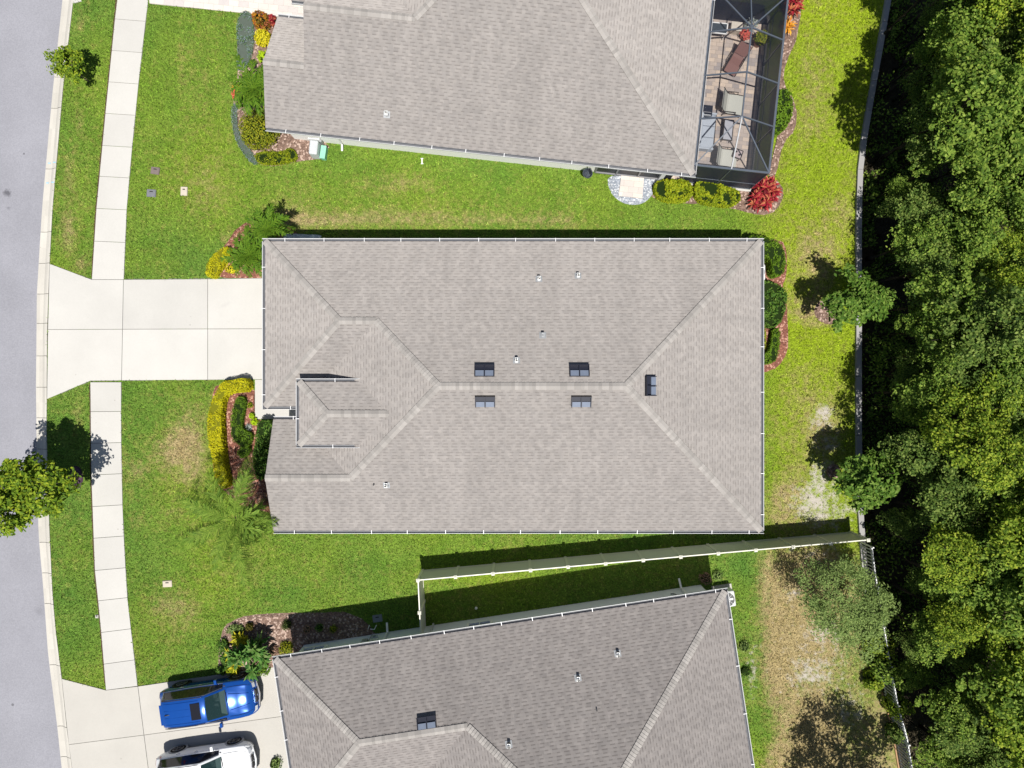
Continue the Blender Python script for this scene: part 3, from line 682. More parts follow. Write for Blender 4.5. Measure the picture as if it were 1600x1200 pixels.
for u in (1.25, 9.45):
    m = MB(); wq = 1.15
    for du, dz, su, sz in ((0,1.95,wq,.12),(0,.85,wq,.12),(-wq/2,1.4,.12,1.2),(wq/2,1.4,.12,1.2),(0,1.4,.05,1.1)): m.box(hs.w(u+du,-.41,dz), (su,.14,sz), hs.a)
    f = m.build('window', ALU, hs.root); q = MB(); q.box(hs.w(u,-.44,1.4), (wq,.03,1.1), hs.a); q.build('pane', plain('shaded pane', (.10,.13,.19), .1, .6), None).parent = f
for u, kick in ((4.75, 1), (7.05, 0), (19.6, 1)):
    m = MB(); pts = [hs.w(u,.05,2.68), hs.w(u,-.37,2.3), hs.w(u,-.37,.3)]+([hs.w(u,0.05,.08)] if kick else [hs.w(u,-.37,.05)])
    for a, b in zip(pts[:-1], pts[1:]): m.bar(a, b, .09, .08)
    m.build('downpipe', ACG if u == 7.05 else ALU, hs.root)
for u, z, sx, sz, mt in ((4.25,1.45,.40,.75,ACG),(3.78,1.15,.28,.45,LEAD),(4.2,.75,.30,.25,ACG)):
    m = MB(); m.box(hs.w(u,-.38,z), (sx,.16,sz), hs.a); e = m.build('meter_box', mt, hs.root, bevel=.01)
    q = MB(); q.tube([hs.w(u,-.31,z+.05), hs.w(u,-.26,z+.05)], .09, 14); q.build('dial', GREYM, None).parent = e
m = MB(); m.tube([hs.w(3.95,-.4,2.6), hs.w(3.95,-.4,.2)], .025, 8); m.build('conduit', GREYM, hs.root)
m = MB(); pts = [hs.w(19.0+.22*math.sin(t), -.42, 1.35+.55*math.cos(t*1.0)) for t in np.linspace(0, 3.4, 16)]; m.tube(pts, .022, 6); m.build('cable', BLACK, hs.root)
hs.ridge_vent(tN, 667, 1129)
for x, y in ((965,1021),(903,1059),(795,1163)): hs.pipe_vent(tN, x, y)
hs.pipe_vent(tN, 932, 1108, .16, .03, LEAD, False)
for h, groups in CAPLINES.items():
    for roof, lines in groups: h.caps(roof, lines)
EXCL.append([tuple(hn.w(u, v)[:2]) for u, v in ((-.5,.30),(3.65,.30),(3.65,9.4),(-.5,9.4))])
for px, py, r in ((243,267,8),(237,302,8),(288,299,7),(262,912,8),(590,966,8),(152,963,3)):
    EXCL.append(P2([(px-r,py-r*.85),(px+r,py-r*.85),(px+r,py+r*.85),(px-r,py+r*.85)]))
# ------------------------------------------------------------------ lawns
def fields(x, y):
    """dryness, bare sand and lime tint of the turf, as the photo shows them"""
    px, py = 800+31*x, 600-31*y
    def blob(cx, cy, rx, ry, p=2): return np.exp(-(((px-cx)/rx)**2+((py-cy)/ry)**2)**(p/2))
    n1, n2, n3 = NoiseF(1, 2.2), NoiseF(2, .7), NoiseF(5, 5.0)
    se = 1/(1+np.exp(-(px-1178-18*(n1(x, y)-.5)-.06*(py-900))/9))/(1+np.exp(-(py-862)/10))
    dry = .30*n1(x, y)+.16*n2(x, y)+.06/(1+np.exp(-(px-1200)/14))
    for b in ((292,690,34,50,.62),(305,740,26,30,.4),(262,700,30,26,.3),(125,40,14,28,.3),(122,190,12,40,.34),(108,270,10,40,.3),(106,370,14,34,.5),(128,415,14,16,.4),(285,80,10,110,.16),
              (122,650,10,30,.34),(215,735,14,14,.3),(214,815,12,12,.38),(268,800,26,20,.25),(620,285,80,18,.3),(620,340,120,14,.34),(480,345,60,12,.42),(820,345,160,12,.28),(430,330,40,30,.3),(330,300,60,40,.2),
              (250,480,60,30,.1),(355,372,16,14,.3),(280,960,50,40,.3),(270,1010,30,20,.2),(560,900,90,20,.12),(1275,400,40,50,.42),(1270,490,30,26,.5),(1258,600,50,40,.34),(1290,680,40,50,.4),(1240,760,30,50,.4),
              (1275,100,34,60,.3),(1260,190,30,60,.28),(1215,790,24,50,.35),(1310,330,30,30,.3),(1270,820,50,20,.4)): dry = dry+b[4]*blob(*b[:4])
    dry = dry+se*(.84-.42*(n3(x*1.7, y*1.7) > .0)*np.clip((n3(x*1.7, y*1.7)-.42)*3, 0, 1))-.35*blob(1165,900,22,60)-.25*blob(1190,1000,12,60)-.3*blob(1210,1120,40,50)
    sand = 0*x+.16*se
    for b in ((1268,790,40,32,.50),(1285,740,24,26,.38),(1278,655,20,24,.44),(1290,640,14,18,.4),(1302,500,16,12,.6),(1290,985,26,18,.40),(1265,1055,44,28,.30),(1330,1110,30,30,.35),(1240,925,14,18,.4),(1175,1050,10,60,.5),(1340,790,22,14,.5),
              (1300,870,36,20,.4),(1300,690,26,14,.35),(1280,1020,60,60,.22),(1312,380,14,10,.3),(1275,780,60,44,.30),(1290,690,44,60,.22),(1310,820,40,20,.35),(1250,860,30,14,.3)): sand = sand+b[4]*blob(*b[:4])
    lime = .04+.42*n3(x, y)**2+.72/(1+np.exp(-(px-1195)/14))
    lime = lime+.16*blob(700,310,420,60)+.10*blob(300,950,60,80)+.25*blob(740,900,80,14)-.5*se
    return np.clip(dry, 0, 1.2), np.clip(sand, 0, 1.2), np.clip(lime, 0, 1)
ny, nx = 260, 220
yy = np.linspace(42, -42, ny); PY = 600-31*yy
xl = gx(KERBE, PY)+.0; xr = gx(WALLX, PY)
T = np.linspace(0, 1, nx)[None, :]; X = xl[:, None]*(1-T)+xr[:, None]*T; Y = np.repeat(yy[:, None], nx, 1)
nz = NoiseF(9, .5); Z = -.012+.02*(nz(X, Y)-.5)
me = bpy.data.meshes.new('lawn'); idx = np.arange(ny*nx).reshape(ny, nx)
fc = np.stack([idx[1:, :-1], idx[1:, 1:], idx[:-1, 1:], idx[:-1, :-1]], -1).reshape(-1, 4)
me.vertices.add(ny*nx); me.vertices.foreach_set('co', np.stack([X, Y, Z], -1).astype(np.float32).reshape(-1))
me.loops.add(fc.size); me.loops.foreach_set('vertex_index', fc.reshape(-1).astype(np.int32)); me.polygons.add(len(fc))
me.polygons.foreach_set('loop_start', np.arange(0, fc.size, 4, dtype=np.int32)); me.polygons.foreach_set('loop_total', np.full(len(fc), 4, dtype=np.int32))
me.materials.append(LAWN)
for k, a in zip(('dry', 'sand', 'lime'), fields(X.ravel(), Y.ravel())):
    me.attributes.new(k, 'FLOAT', 'POINT').data.foreach_set('value', a.astype(np.float32))
me.update(calc_edges=True); tag(link('lawn', me), kind='structure')
tag(far.build('lawn.001', LAWN), kind='structure')
rng = np.random.default_rng(7)
n = 520000; gxx = rng.uniform(-23.8, 18.2, n); gyy = rng.uniform(-20.5, 20.5, n)
keep = (gxx > gx(KERBE, 600-31*gyy)+.01) & (gxx < gx(WALLX, 600-31*gyy)-.10)
for p in EXCL:
    xs = [q[0] for q in p]; ys = [q[1] for q in p]
    b = keep & (gxx > min(xs)) & (gxx < max(xs)) & (gyy > min(ys)) & (gyy < max(ys))
    ii = np.nonzero(b)[0]; keep[ii[inpoly(gxx[ii], gyy[ii], p)]] = False
gxx, gyy = gxx[keep], gyy[keep]; d, s_, l_ = fields(gxx, gyy)
k2 = rng.random(len(gxx)) > np.clip(s_*.95, 0, .9); gxx, gyy, d, s_, l_ = gxx[k2], gyy[k2], d[k2], s_[k2], l_[k2]; n = len(gxx)
az = rng.uniform(0, 2*math.pi, n); tilt = rng.uniform(.15, 1.15, n); ln = rng.uniform(.05, .125, n); wd_ = rng.uniform(.015, .042, n)
dirv = np.stack([np.cos(az)*np.sin(tilt), np.sin(az)*np.sin(tilt), np.cos(tilt)], -1); side = np.stack([-np.sin(az), np.cos(az), 0*az], -1)
C = np.stack([gxx, gyy, np.full(n, -.012)], -1)
V = np.stack([C-side*wd_[:, None]*.5, C+side*wd_[:, None]*.5, C+dirv*ln[:, None]+side*wd_[:, None]*.2, C+dirv*ln[:, None]-side*wd_[:, None]*.2], 1)
tag(link('grass', quads('grass', V, BLADE, attrs={'dry': d, 'sand': s_, 'lime': l_})), 'short mown lawn grass around the three houses', 'grass', kind='stuff')

# ------------------------------------------------------------------ vinyl privacy fence
def ground_of(px, py, z): p = W(px, py, z); return Vector((p.x, p.y, 0))
FA, FB = ground_of(653, 907, 1.85), ground_of(1357, 844, 1.85); FC = ground_of(657, 990, 1.85)
fn = thing('vinyl_fence', FA, 'almond vinyl privacy fence with capped posts running to the wood between middle and lower houses', 'fence')
def fence_run(root, A, B, n, first=True):
    d = (B-A); L = d.length; d.normalize(); st = L/n; ang = math.atan2(d.y, d.x)
    for i in range(n+1):
        if i == 0 and not first: continue
        p = A+d*st*i; m = MB(); m.box((p.x, p.y, .92), (.127, .127, 1.84), ang); po = m.build('post', VINYL, root, bevel=.006)
        c = MB(); c.box((p.x, p.y, 1.855), (.16, .16, .03), ang); c.box((p.x, p.y, 1.895), (.15, .15, .05), ang, taper=.15); c.build('post_cap', VINYL, None).parent = po
    for i in range(n):
        a = A+d*(st*i+.06); b = A+d*(st*(i+1)-.06); m = MB(); mid = (a+b)/2; w = (b-a).length
        k = int(w/.15)
        for j in range(k):
            q = a+d*(w*(j+.5)/k); m.box((q.x, q.y, .93), (w/k-.006, .022, 1.56), ang)
        m.box((mid.x, mid.y, .93), (w, .014, 1.56), ang); pn = m.build('panel', VINP, root)
        for zz in (.12, 1.74):
            r = MB(); r.box((mid.x, mid.y, zz), (w, .05, .14), ang); r.build('rail', VINYL, None).parent = pn
fence_run(fn, FA, FB, 12); fence_run(fn, FA, FC+(FC-FA).normalized()*.55, 2, False)
# aluminium picket fence between the lower back yard and the wood
PK = [(1341,846),(1346,885),(1358,960),(1372,1040),(1380,1084),(1394,1134),(1405,1200),(1420,1260)]
pts = [W(a+2, b, 0) for a, b in PK]
pf = thing('picket_fence', pts[0], 'open white picket fence between the tan back yard and the wood, below the vinyl fence', 'fence')
tot = [0]
for a, b in zip(pts[:-1], pts[1:]): tot.append(tot[-1]+(b-a).length)
def along(t):
    t = max(0, min(tot[-1], t)); i = max(0, next((j for j in range(len(tot)) if tot[j] > t), len(tot)-1)-1)
    return pts[i].lerp(pts[i+1], (t-tot[i])/(tot[i+1]-tot[i]))
t = 0; m = MB()
while t < tot[-1]:
    p = along(t); m.box((p.x, p.y, .62), (.05, .05, 1.24)); t += .17
tag(m.build('picket', plain('weathered white aluminium', (.50, .51, .52), .5), pf), kind='stuff'); t = 0
while t < tot[-1]:
    p = along(t); m = MB(); m.box((p.x, p.y, .68), (.06, .06, 1.36)); m.build('post', ALU, pf); t += 1.95
for z in (.16, 1.08, 1.2):
    m = MB()
    for i in range(40): m.bar(along(tot[-1]*i/40)+Vector((0,0,z)), along(tot[-1]*(i+1)/40)+Vector((0,0,z)), .045, .03)
    m.build('rail', ALU, pf)
m = MB()
for i in range(17, 30): m.bar(along(tot[-1]*i/30)+Vector((-.12,0,.02)), along(tot[-1]*(i+1)/30)+Vector((-.12,0,.02)), .06, .12)
tag(m.build('timber_edging', TIMB), 'thin orange timber edging board along the foot of the picket fence', 'edging')

# ------------------------------------------------------------------ screened patio cage of the northern house
cg = thing('screen_cage', hn.w(0,.45), 'black screened patio cage with mansard roof on the back of the upper house', 'patio cage')
ZT, ZR, U1, V0, V1, HS, HN, UM = 2.75, 3.55, 3.5, .45, 8.75, 2.6, 6.65, 1.75
H_ = lambda u, v, z=0: hn.w(u, v, z)
def fr(a, b, w=.055, h=.07): 
    m = MB(); m.bar(a, b, w, h); return m.build('frame_bar', plain_fr, cg)
plain_fr = plain('bronze cage frame', (.085, .10, .125), .3, .5)
fl = MB(); fl.prism([tuple(H_(u, v, 0)[:2]) for u, v in ((-.5,V0-.12),(U1+.12,V0-.12),(U1+.12,V1+.5),(-.5,V1+.5))], -.2, .06); EXCL2 = [tuple(H_(u, v, 0)[:2]) for u, v in ((-.5,V0-.2),(U1+.2,V0-.2),(U1+.2,V1+.5),(-.5,V1+.5))]
tag(fl.build('patio', CONC), kind='structure')
fl = MB(); fl.prism([tuple(H_(u, v, 0)[:2]) for u, v in ((-.5,V0+.02),(U1-.02,V0+.02),(U1-.02,V1+.5),(-.5,V1+.5))], -.1, .085)
tag(fl.build('patio_pavers', PAVER), kind='structure')
A0, A1, A2, A3 = H_(.02,V0,ZT), H_(U1,V0,ZT), H_(U1,V1,ZT), H_(.02,V1,ZT); Rs, Rn = H_(UM,HS,ZR), H_(UM,HN,ZR)
for a, b in ((A0,A1),(A1,A2),(A2,A3),(A3,A0)): fr(a, b, .09, .07)
fr(Rs, Rn, .06)
for v in (HS, (HS+HN)/2, HN): fr(H_(.02,v,ZT), H_(UM,v,ZR), .055); fr(H_(UM,v,ZR), H_(U1,v,ZT), .055)
for a, b in ((A0,Rs),(A1,Rs),(A2,Rn),(A3,Rn),(H_(UM,V1,ZT),Rn),(H_(UM,V0,ZT),Rs)): fr(a, b, .055)
for v in (V0, HS, (HS+HN)/2, HN, V1): fr(H_(U1,v,.06), H_(U1,v,ZT), .05, .05)
for u in (.02, UM): fr(H_(u,V0,.06), H_(u,V0,ZT), .05, .05)
fr(H_(0.02,V0,.12), H_(U1,V0,.12), .05, .06); fr(H_(U1,V0,.12), H_(U1,V1,.12), .05, .06); fr(H_(U1,V0,.95), H_(U1,V1,.95), .035, .04); fr(H_(0.02,V0,.95), H_(U1,V0,.95), .035, .04)
sm = lambda q, m_, nm: (lambda mb: mb.build(nm, m_, cg))(next(iter([MB()]))) 
for q, mt in (([A0,A1,Rs],SCRR),([A1,A2,Rn,Rs],SCRR),([A2,A3,Rn],SCRR),([A3,A0,Rs,Rn],SCRR),
              ([H_(0,V0,.1),H_(U1,V0,.1),A1,A0],SCRW),([H_(U1,V0,.1),H_(U1,V1,.1),A2,A1],SCRW),([H_(0,V1,.1),H_(U1,V1,.1),A2,A3],SCRW)):
    m = MB(); m.poly(q); m.build('screen_panel', mt, cg)
FRD = plain('dark brown frame', (.05, .04, .035), .4); SLB = plain('brown sling', (.22, .115, .10), .7, n=(20, .9, 1.1)); SLW = plain('pale sling', (.50, .50, .45), .7, n=(20, .94, 1.05))
def lounger(px, py, rz, mat, label, length=1.35, wid=.6, back=.5):
    p = W(px, py, .4); r = thing('lounge_chair', (p.x, p.y, .085), label, 'lounge chair', rz=rz)
    l = length/2
    def local(mb, name, mt, **k): return mb.build(name, mt, r, world=False, **k)
    m = MB(); prof = [(-l,.30),(-l*.3,.36),(l*.25,.33),(l*.45,.40)]
    vs = [(x, y*wid/2, z) for x, z in prof for y in (-1, 1)]; m.add(vs, [(2*i, 2*i+2, 2*i+3, 2*i+1) for i in range(3)]); local(m, 'seat', mat)
    m = MB(); m.add([(l*.47,-wid/2,.41),(l,-wid/2,.41+back),(l,wid/2,.41+back),(l*.47,wid/2,.41)], [(0,1,2,3)]); local(m, 'backrest', mat)
    for s in (-1, 1):
        m = MB(); y = s*(wid/2+.025)
        m.tube([(-l,y,.30),(-l*.3,y,.36),(l*.25,y,.33),(l*.45,y,.40),(l,y,.41+back)], .02, 6)
        local(m, 'side_frame', FRD)
        for x in (-l*.7, l*.45): m = MB(); m.tube([(x,y,.33),(x+.08*(1 if x > 0 else -1),y,0)], .018, 6); local(m, 'leg', FRD)
        m = MB(); m.tube([(-l*.35,y,.36),(-l*.3,y,.60),(l*.3,y,.58),(l*.62,y,.55)], .022, 6); local(m, 'armrest', FRD)
    return r
lounger(1150, 96, R(60), SLB, 'brown reclining sling lounge chair on the patio pavers')
lounger(1143, 163, R(172), SLW, 'pale sling lounge chair between the sofa and the brown chair', 1.25, .95, .55)
lounger(1133, 248, R(172), SLW, 'pale sling lounge chair beside the small side table with cups', 1.15, .9, .55)
def table(px, py, sx, sy, h, rz, top, label, frame=FRD, name='patio_table'):
    p = W(px, py, h); r = thing(name, (p.x, p.y, .085), label, 'table', rz=rz)
    m = MB(); m.box((0,0,h-.015), (sx,sy,.03)); m.build('tabletop', top, r, world=False)
    m = MB()
    for a, b, c, d_ in ((-1,-1,1,-1),(1,-1,1,1),(1,1,-1,1),(-1,1,-1,-1)): m.bar((a*sx/2,b*sy/2,h-.02), (c*sx/2,d_*sy/2,h-.02), .05, .045)
    m.build('frame', frame, r, world=False)
    for a in (-1, 1):
        for b in (-1, 1):
            m = MB(); m.tube([(a*(sx/2-.03), b*(sy/2-.03), h-.03), (a*(sx/2-.03), b*(sy/2-.03), 0)], .02, 6); m.build('leg', frame, r, world=False)
    return r
table(1137, 204, .46, 1.0, .42, R(-6), plain('grey tabletop', (.42,.42,.46), .4), 'long narrow grey coffee table between the two pale chairs')
st = table(1152, 241, .42, .42, .45, R(-20), plain('rose tabletop', (.46,.38,.38), .4), 'small square side table holding two dark cups', name='side_table')
for dx, dy in ((-.08,.09),(.07,-.08)):
    p = W(1152, 241, .47); m = MB(); m.lathe((p.x+dx, p.y+dy, .535), [(.035,0),(.045,.10),(.04,.10),(.032,.02)], 12)
    tag(m.build('cup', BLACK), 'dark cup on the small side table', 'cup', 'two dark cups on the side table')
table(1122, 45, .85, .5, .72, R(-6), plain('smoked glass top', (.05,.065,.08), .1, .6), 'smoked glass table with white frame at the north end of the patio', ALU)
def sofa(px, py, rz):
    p = W(px, py, .3); r = thing('patio_sofa', (p.x, p.y, .085), 'pale grey cushioned patio sofa against the back wall of the upper house', 'sofa', rz=rz)
    f = plain('pale blue grey cushion', (.44,.48,.54), .85, n=(5,.9,1.08))
    m = MB(); m.box((0,0,.2), (.85,1.75,.3)); m.build('base', f, r, world=False, bevel=.03)
    for s in (-1, 0, 1): m = MB(); m.box((.06,s*.56,.40), (.68,.54,.13)); m.build('seat_cushion', f, r, world=False, bevel=.04)
    m = MB(); m.box((-.36,0,.55), (.14,1.7,.5)); m.build('backrest', f, r, world=False, bevel=.04)
    for s in (-1, 1): m = MB(); m.box((0,s*.87,.38), (.8,.1,.42)); m.build('armrest', f, r, world=False, bevel=.03)
sofa(1102, 208, R(-6.2))
p = W(1104, 173, .75); r = thing('grill', (p.x, p.y, .085), 'square dark grill cart beside the pale patio sofa', 'grill', rz=R(-6))
for d_, z, nm in (((.55,.5,.55), .33, 'cabinet'), ((.58,.55,.08), .66, 'cooktop')): m = MB(); m.box((0,0,z), d_); m.build(nm, DKMET, r, world=False, bevel=.015)
m = MB(); m.box((0,.03,.76), (.54,.42,.14), taper=.85); m.build('lid', VENTD, r, world=False, bevel=.03)
m = MB(); m.tube([(-.2,-.24,.76),(.2,-.24,.76)], .015, 8); m.build('handle', GREYM, r, world=False)
p = W(1150, 43, .4); r = thing('storage_bench', (p.x, p.y, .085), 'cream storage box beside the smoked glass table', 'storage box', rz=R(-6))
m = MB(); m.box((0,0,.2), (.5,.4,.4)); m.build('body', BEIGE, r, world=False, bevel=.01); m = MB(); m.box((0,0,.425), (.54,.44,.05)); m.build('lid', plain('cream lid', (.6,.54,.46), .6), r, world=False, bevel=.01)

# ------------------------------------------------------------------ service things
def ac_unit(px, py, z, rz, label):
    p = W(px, py, z); r = thing('ac_unit', (p.x, p.y, 0), label, 'air conditioner', rz=rz)
    m = MB(); m.box((0,0,.03), (1.0,1.0,.1)); m.build('pad', CONC2, r, world=False)
    m = MB(); m.box((0,0,.08+z/2-.04), (.80,.80,z-.1)); m.build('casing', plain('pale casing', (.60,.61,.60), .4), r, world=False, bevel=.09)
    m = MB(); m.cyl((0,0,z-.01), .33, .012, 28); m.build('fan_well', BLACK, r, world=False)
    m = MB()
    for k in range(8): a = k*math.pi/4; m.bar((0,0,z+.012), (.33*math.cos(a), .33*math.sin(a), z+.012), .015, .01)
    for rr in (.10, .18, .26, .33):
        m.tube([(rr*math.cos(a), rr*math.sin(a), z+.015) for a in np.linspace(0, 2*math.pi, 25)], .007, 4, cap=False)
    m.build('grille', GREYM, r, world=False)
    m = MB()
    for k in range(4): a = k*math.pi/2; m.box((.15*math.cos(a), .15*math.sin(a), z+.004), (.25,.10,.006), a)
    m.build('fan', GREYM, r, world=False)
ac_unit(1137, 937, .85, R(8.6), 'pale air conditioner with round fan grille at the corner of the lower house')
ac_unit(1184, 425, .9, 0, 'pale air conditioner half hidden under the back eave of the middle house')
p = W(489, 229, .8); r = thing('equipment_cabinet', (p.x, p.y, 0), 'rounded grey equipment cabinet in the mulch beside the upper house', 'cabinet', rz=R(-6))
m = MB(); m.box((0,0,.38), (.46,.75,.76), taper=.92); m.build('casing', ACG, r, world=False, bevel=.07); m = MB(); m.box((0,.40,.3), (.6,.1,.5)); m.build('coil', GREYM, r, world=False)
m = MB(); m.tube([(-.3,.3,.05),(-.3,.42,.7),(.25,.42,.75),(.25,.5,.3)], .03, 8); m.build('pipe', WHITEP, r, world=False)
p = W(505, 237, .35); r = thing('utility_box', (p.x, p.y, 0), 'green plastic box on the grass beside the grey cabinet', 'utility box', rz=R(-8))
m = MB(); m.box((0,-.02,.18), (.24,.62,.36), taper=.95); m.build('casing', GREEN, r, world=False, bevel=.02); m = MB(); m.box((0,-.02,.375), (.27,.65,.035)); m.build('lid', plain('pale green lid', (.26,.56,.42), .45), r, world=False, bevel=.01)
def cover(px, py, sx, sy, rz, mat, label, cat, lid=True, ring=None, name='meter_box'):
    p = W(px, py); r = thing(name, (p.x, p.y, 0), label, cat, rz=rz)
    m = MB(); m.box((0,0,0), (sx,sy,.09)); m.build('rim', ring or mat, r, world=False, bevel=.008); m = MB(); m.box((0,0,.05), (sx-.06,sy-.06,.022)); m.build('lid', mat, r, world=False)
    m = MB(); m.box((0,sy*.2,.064), (sx*.35,.05,.012)); m.build('latch', BLACK, r, world=False)
    return r
BLUEG = plain('worn dark plastic', (.16,.165,.18), .6, n=(12,.7,1.3))
cover(243, 267, .44, .36, R(-8), plain('worn brown plastic', (.17,.135,.125), .6, n=(12,.7,1.3)), 'brownish dark meter box in the lawn, upper of two near the pavement', 'meter box')
cover(237, 302, .46, .38, R(-4), BLUEG, 'slate grey meter box in the lawn, lower of two near the pavement', 'meter box')
cover(288, 299, .34, .44, R(-2), BEIGE, 'cream meter box with dark latch in the upper front lawn', 'meter box')
cover(262, 912, .46, .32, R(3), BEIGE, 'cream meter box in the lawn left of the big feathery palm', 'meter box')
cover(590, 966, .48, .36, R(8), plain('blue grey lid', (.20,.22,.25), .6), 'grey access lid in the shaded grass beside the lower house', 'access lid', name='access_lid')
cover(152, 963, .16, .16, 0, CONC2, 'small concrete cap in the grass at the pavement edge', 'valve cap', name='valve_cap')
p = W(580, 980, .5); m = MB(); q = [W(575,982,.3),W(577,977,.5),W(578,983,.5),W(584,984,.5),W(587,976,.5),W(587,977,.05)]
m.tube([W(575,983,.05),W(577,977,.5)], .022, 6); m.tube([W(579,983,.05),W(579,983,.45),W(585,983.5,.45),W(588,977,.45),W(588,977,.05)], .022, 6)
tag(m.build('backflow_pipe', WHITEP), 'bent white pipe standing in the shade beside the lower house', 'pipe')
m = MB(); p = W(660, 253); m.box((p.x,p.y,.08), (.05,.22,.16)); m.box((p.x,p.y+.12,.15), (.12,.04,.03)); m.box((p.x,p.y-.12,.10), (.12,.04,.03)); tag(m.build('cleanout_marker', WHITEP), 'tiny white marker peg in the grass under the upper house', 'peg')
m = MB(); p = W(744, 950); m.lathe((p.x,p.y,0), [(.07,0),(.07,.06),(.03,.09)], 10); tag(m.build('sprinkler_head', WHITEP), 'tiny white sprinkler head in the shaded grass by the lower house', 'sprinkler')
# garden hook with a dark bowl planter
p = W(919, 279); r = thing('shepherd_hook', (p.x, p.y, 0), 'black shepherd hook with a hanging bowl by the upper house wall', 'garden hook')
m = MB(); m.tube([(0,0,0),(0,.0,1.3),(-.02,.05,1.42),(-.08,.1,1.42),(-.1,.06,1.3)], .02, 8); m.build('pole', BLACK, r, world=False)
m = MB(); m.lathe((-.12,.0,.62), [(.02,0),(.15,.07),(.23,.2),(.25,.28),(.22,.28),(.14,.1)], 18); m.build('bowl', DKMET, r, world=False)
for k in range(3): a = k*2.1; m = MB(); m.tube([(-.12+.22*math.cos(a),.22*math.sin(a),.9),(-.1,.05,1.3)], .008, 5); m.build('chain', BLACK, r, world=False)
# blue survey paint on the kerb, a scuff on the drive
for py in (254, 285):
    m = MB(); x = gx(KERBE, py); y = (600-py)/31
    for o in (.14, .50): q = kerbpt(py, o, 0); m.box((q[0], q[1], (-.095 if o < .3 else .04)), (.13,.045,.012))
    tag(m.build('paint_mark', plain('blue marking paint', (.25,.50,.66), .8)), kind='structure')
# ------------------------------------------------------------------ trees
def crown_mesh(name, seed, rad, cz, hz, ncl, nleaf, ln, wd, mat, crad=.38, lump=.35, lowcut=-.6):
    rg = np.random.default_rng(seed); out = []
    lob = unit(rg.normal(0, 1, (11, 3))); amp = rg.uniform(.4, 1.0, 11)
    pts = []
    while len(pts) < ncl:
        d = unit(rg.normal(0, 1, (1, 3)))[0]
        if d[2] < lowcut: continue
        b = 1-lump+lump*np.max(amp*np.clip((lob@d-.55)/.45, 0, 1))*1.6
        r = b*(.45+.55*rg.random()**.5)
        pts.append((d[0]*rad*r, d[1]*rad*r, cz+d[2]*hz*r, *d))
    pts = np.array(pts); Cs, Ns = [], []
    for p in pts:
        k = max(6, int(nleaf*rg.uniform(.5, 1.5))); cr = crad*rg.uniform(.6, 1.3); a = rg.uniform(0, 2*math.pi, k); rr = cr*np.sqrt(rg.random(k))
        tl = rg.normal(0, .35, 2)
        q = np.stack([rr*np.cos(a), rr*np.sin(a), 0*a], -1); q[:, 2] = q[:, 0]*tl[0]+q[:, 1]*tl[1]-.5*rr*rr/max(cr, .01)+rg.normal(0, .04, k)
        Cs.append(p[:3]+q); Ns.append(np.tile(np.array([p[3]*.45, p[4]*.45, 1.0]), (k, 1)))
    V = leaves(rg, np.concatenate(Cs), np.concatenate(Ns), ln, wd, .45, .12)
    return quads(name, V, mat), pts
def trunk_mesh(name, seed, pts, cz, rt, nb=14, lean=(0, 0), mat=None):
    rg = random.Random(seed); m = MB(); top = Vector((lean[0], lean[1], cz*1.05)); base = Vector((0, 0, -.1))
    tr = [base.lerp(top, t)+Vector((rg.uniform(-.04, .04), rg.uniform(-.04, .04), 0))*(t > 0) for t in (0, .15, .35, .55, .75, 1)]
    m.tube(tr, [rt*1.3, rt, rt*.85, rt*.68, rt*.5, rt*.22], 8)
    for p in rg.sample(list(pts), min(nb, len(pts))):
        e = Vector(p[:3]); t = rg.uniform(.4, .9); s = base.lerp(top, t)
        if e.z < s.z-.2: s = base.lerp(top, max(.25, (e.z-.5)/max(top.z, .1)))
        mid = s.lerp(e, .5)+Vector((rg.uniform(-.15, .15), rg.uniform(-.15, .15), .15)); m.tube([s, mid, e], [rt*.34, rt*.22, rt*.07], 5)
    return m.mesh(name, mat or WOODB, True)
def tree(name, label, cat, base, seed, rad, cz, hz, ncl, nleaf, ln, wd, mat, rt=.09, lean=(0, 0), crad=.38, lump=.35, group=None, nb=14, lowcut=-.6):
    r = thing(name, base, label, cat, group)
    cm, pts = crown_mesh('crown', seed, rad, cz, hz, ncl, nleaf, ln, wd, mat, crad, lump, lowcut); pts = pts.copy(); pts[:, 0] += lean[0]; pts[:, 1] += lean[1]
    tm = trunk_mesh('trunk', seed, pts, cz, rt, nb, lean)
    link('trunk', tm, r, False); c = link('crown', cm, r, False); c.location = (lean[0], lean[1], 0); return r
def base_at(px, py): p = W(px, py); return (p.x, p.y, 0)
tree('street_tree', 'tall lime green street tree leaning over the kerb from a purple mulch ring', 'tree', base_at(122, 744), 5, 2.0, 3.9, 1.5, 230, 40, .19, .105, L_STR, .10, (-.55, -.4), .36, .68)
tree('street_tree', 'small young street tree with sparse yellow green crown at the kerb in the upper verge', 'tree', base_at(139, 127), 15, .85, 1.35, .62, 48, 40, .14, .08, L_STR, .035, (-.35, .25), .24, .55, nb=8)
tree('yard_tree', 'round glossy green young tree over the concrete wall, with dry mulch beside it', 'tree', base_at(1296, 484), 25, 1.30, 3.1, 1.15, 90, 44, .20, .11, L_EAST, .06, (.05, .18), .36, .72)
tree('yard_tree', 'glossy green young tree over the concrete wall nearer the vinyl fence', 'tree', base_at(1302, 738), 26, 1.38, 3.0, 1.1, 95, 44, .20, .11, L_EAST, .06, (.25, .1), .36, .72)
tree('yard_tree', 'feathery grey green tree just below the end of the vinyl fence', 'tree', base_at(1290, 925), 27, 2.3, 3.3, 1.4, 330, 54, .13, .040, L_GREY, .09, (.05, .05), .38, .78)
tree('yard_tree', 'large tree beyond the lower edge casting the round shadow on the tan lawn', 'tree', base_at(1318, 1222), 28, 2.5, 5.0, 1.8, 200, 44, .16, .08, L_FOR3, .14, (0, 0), .42, .4)
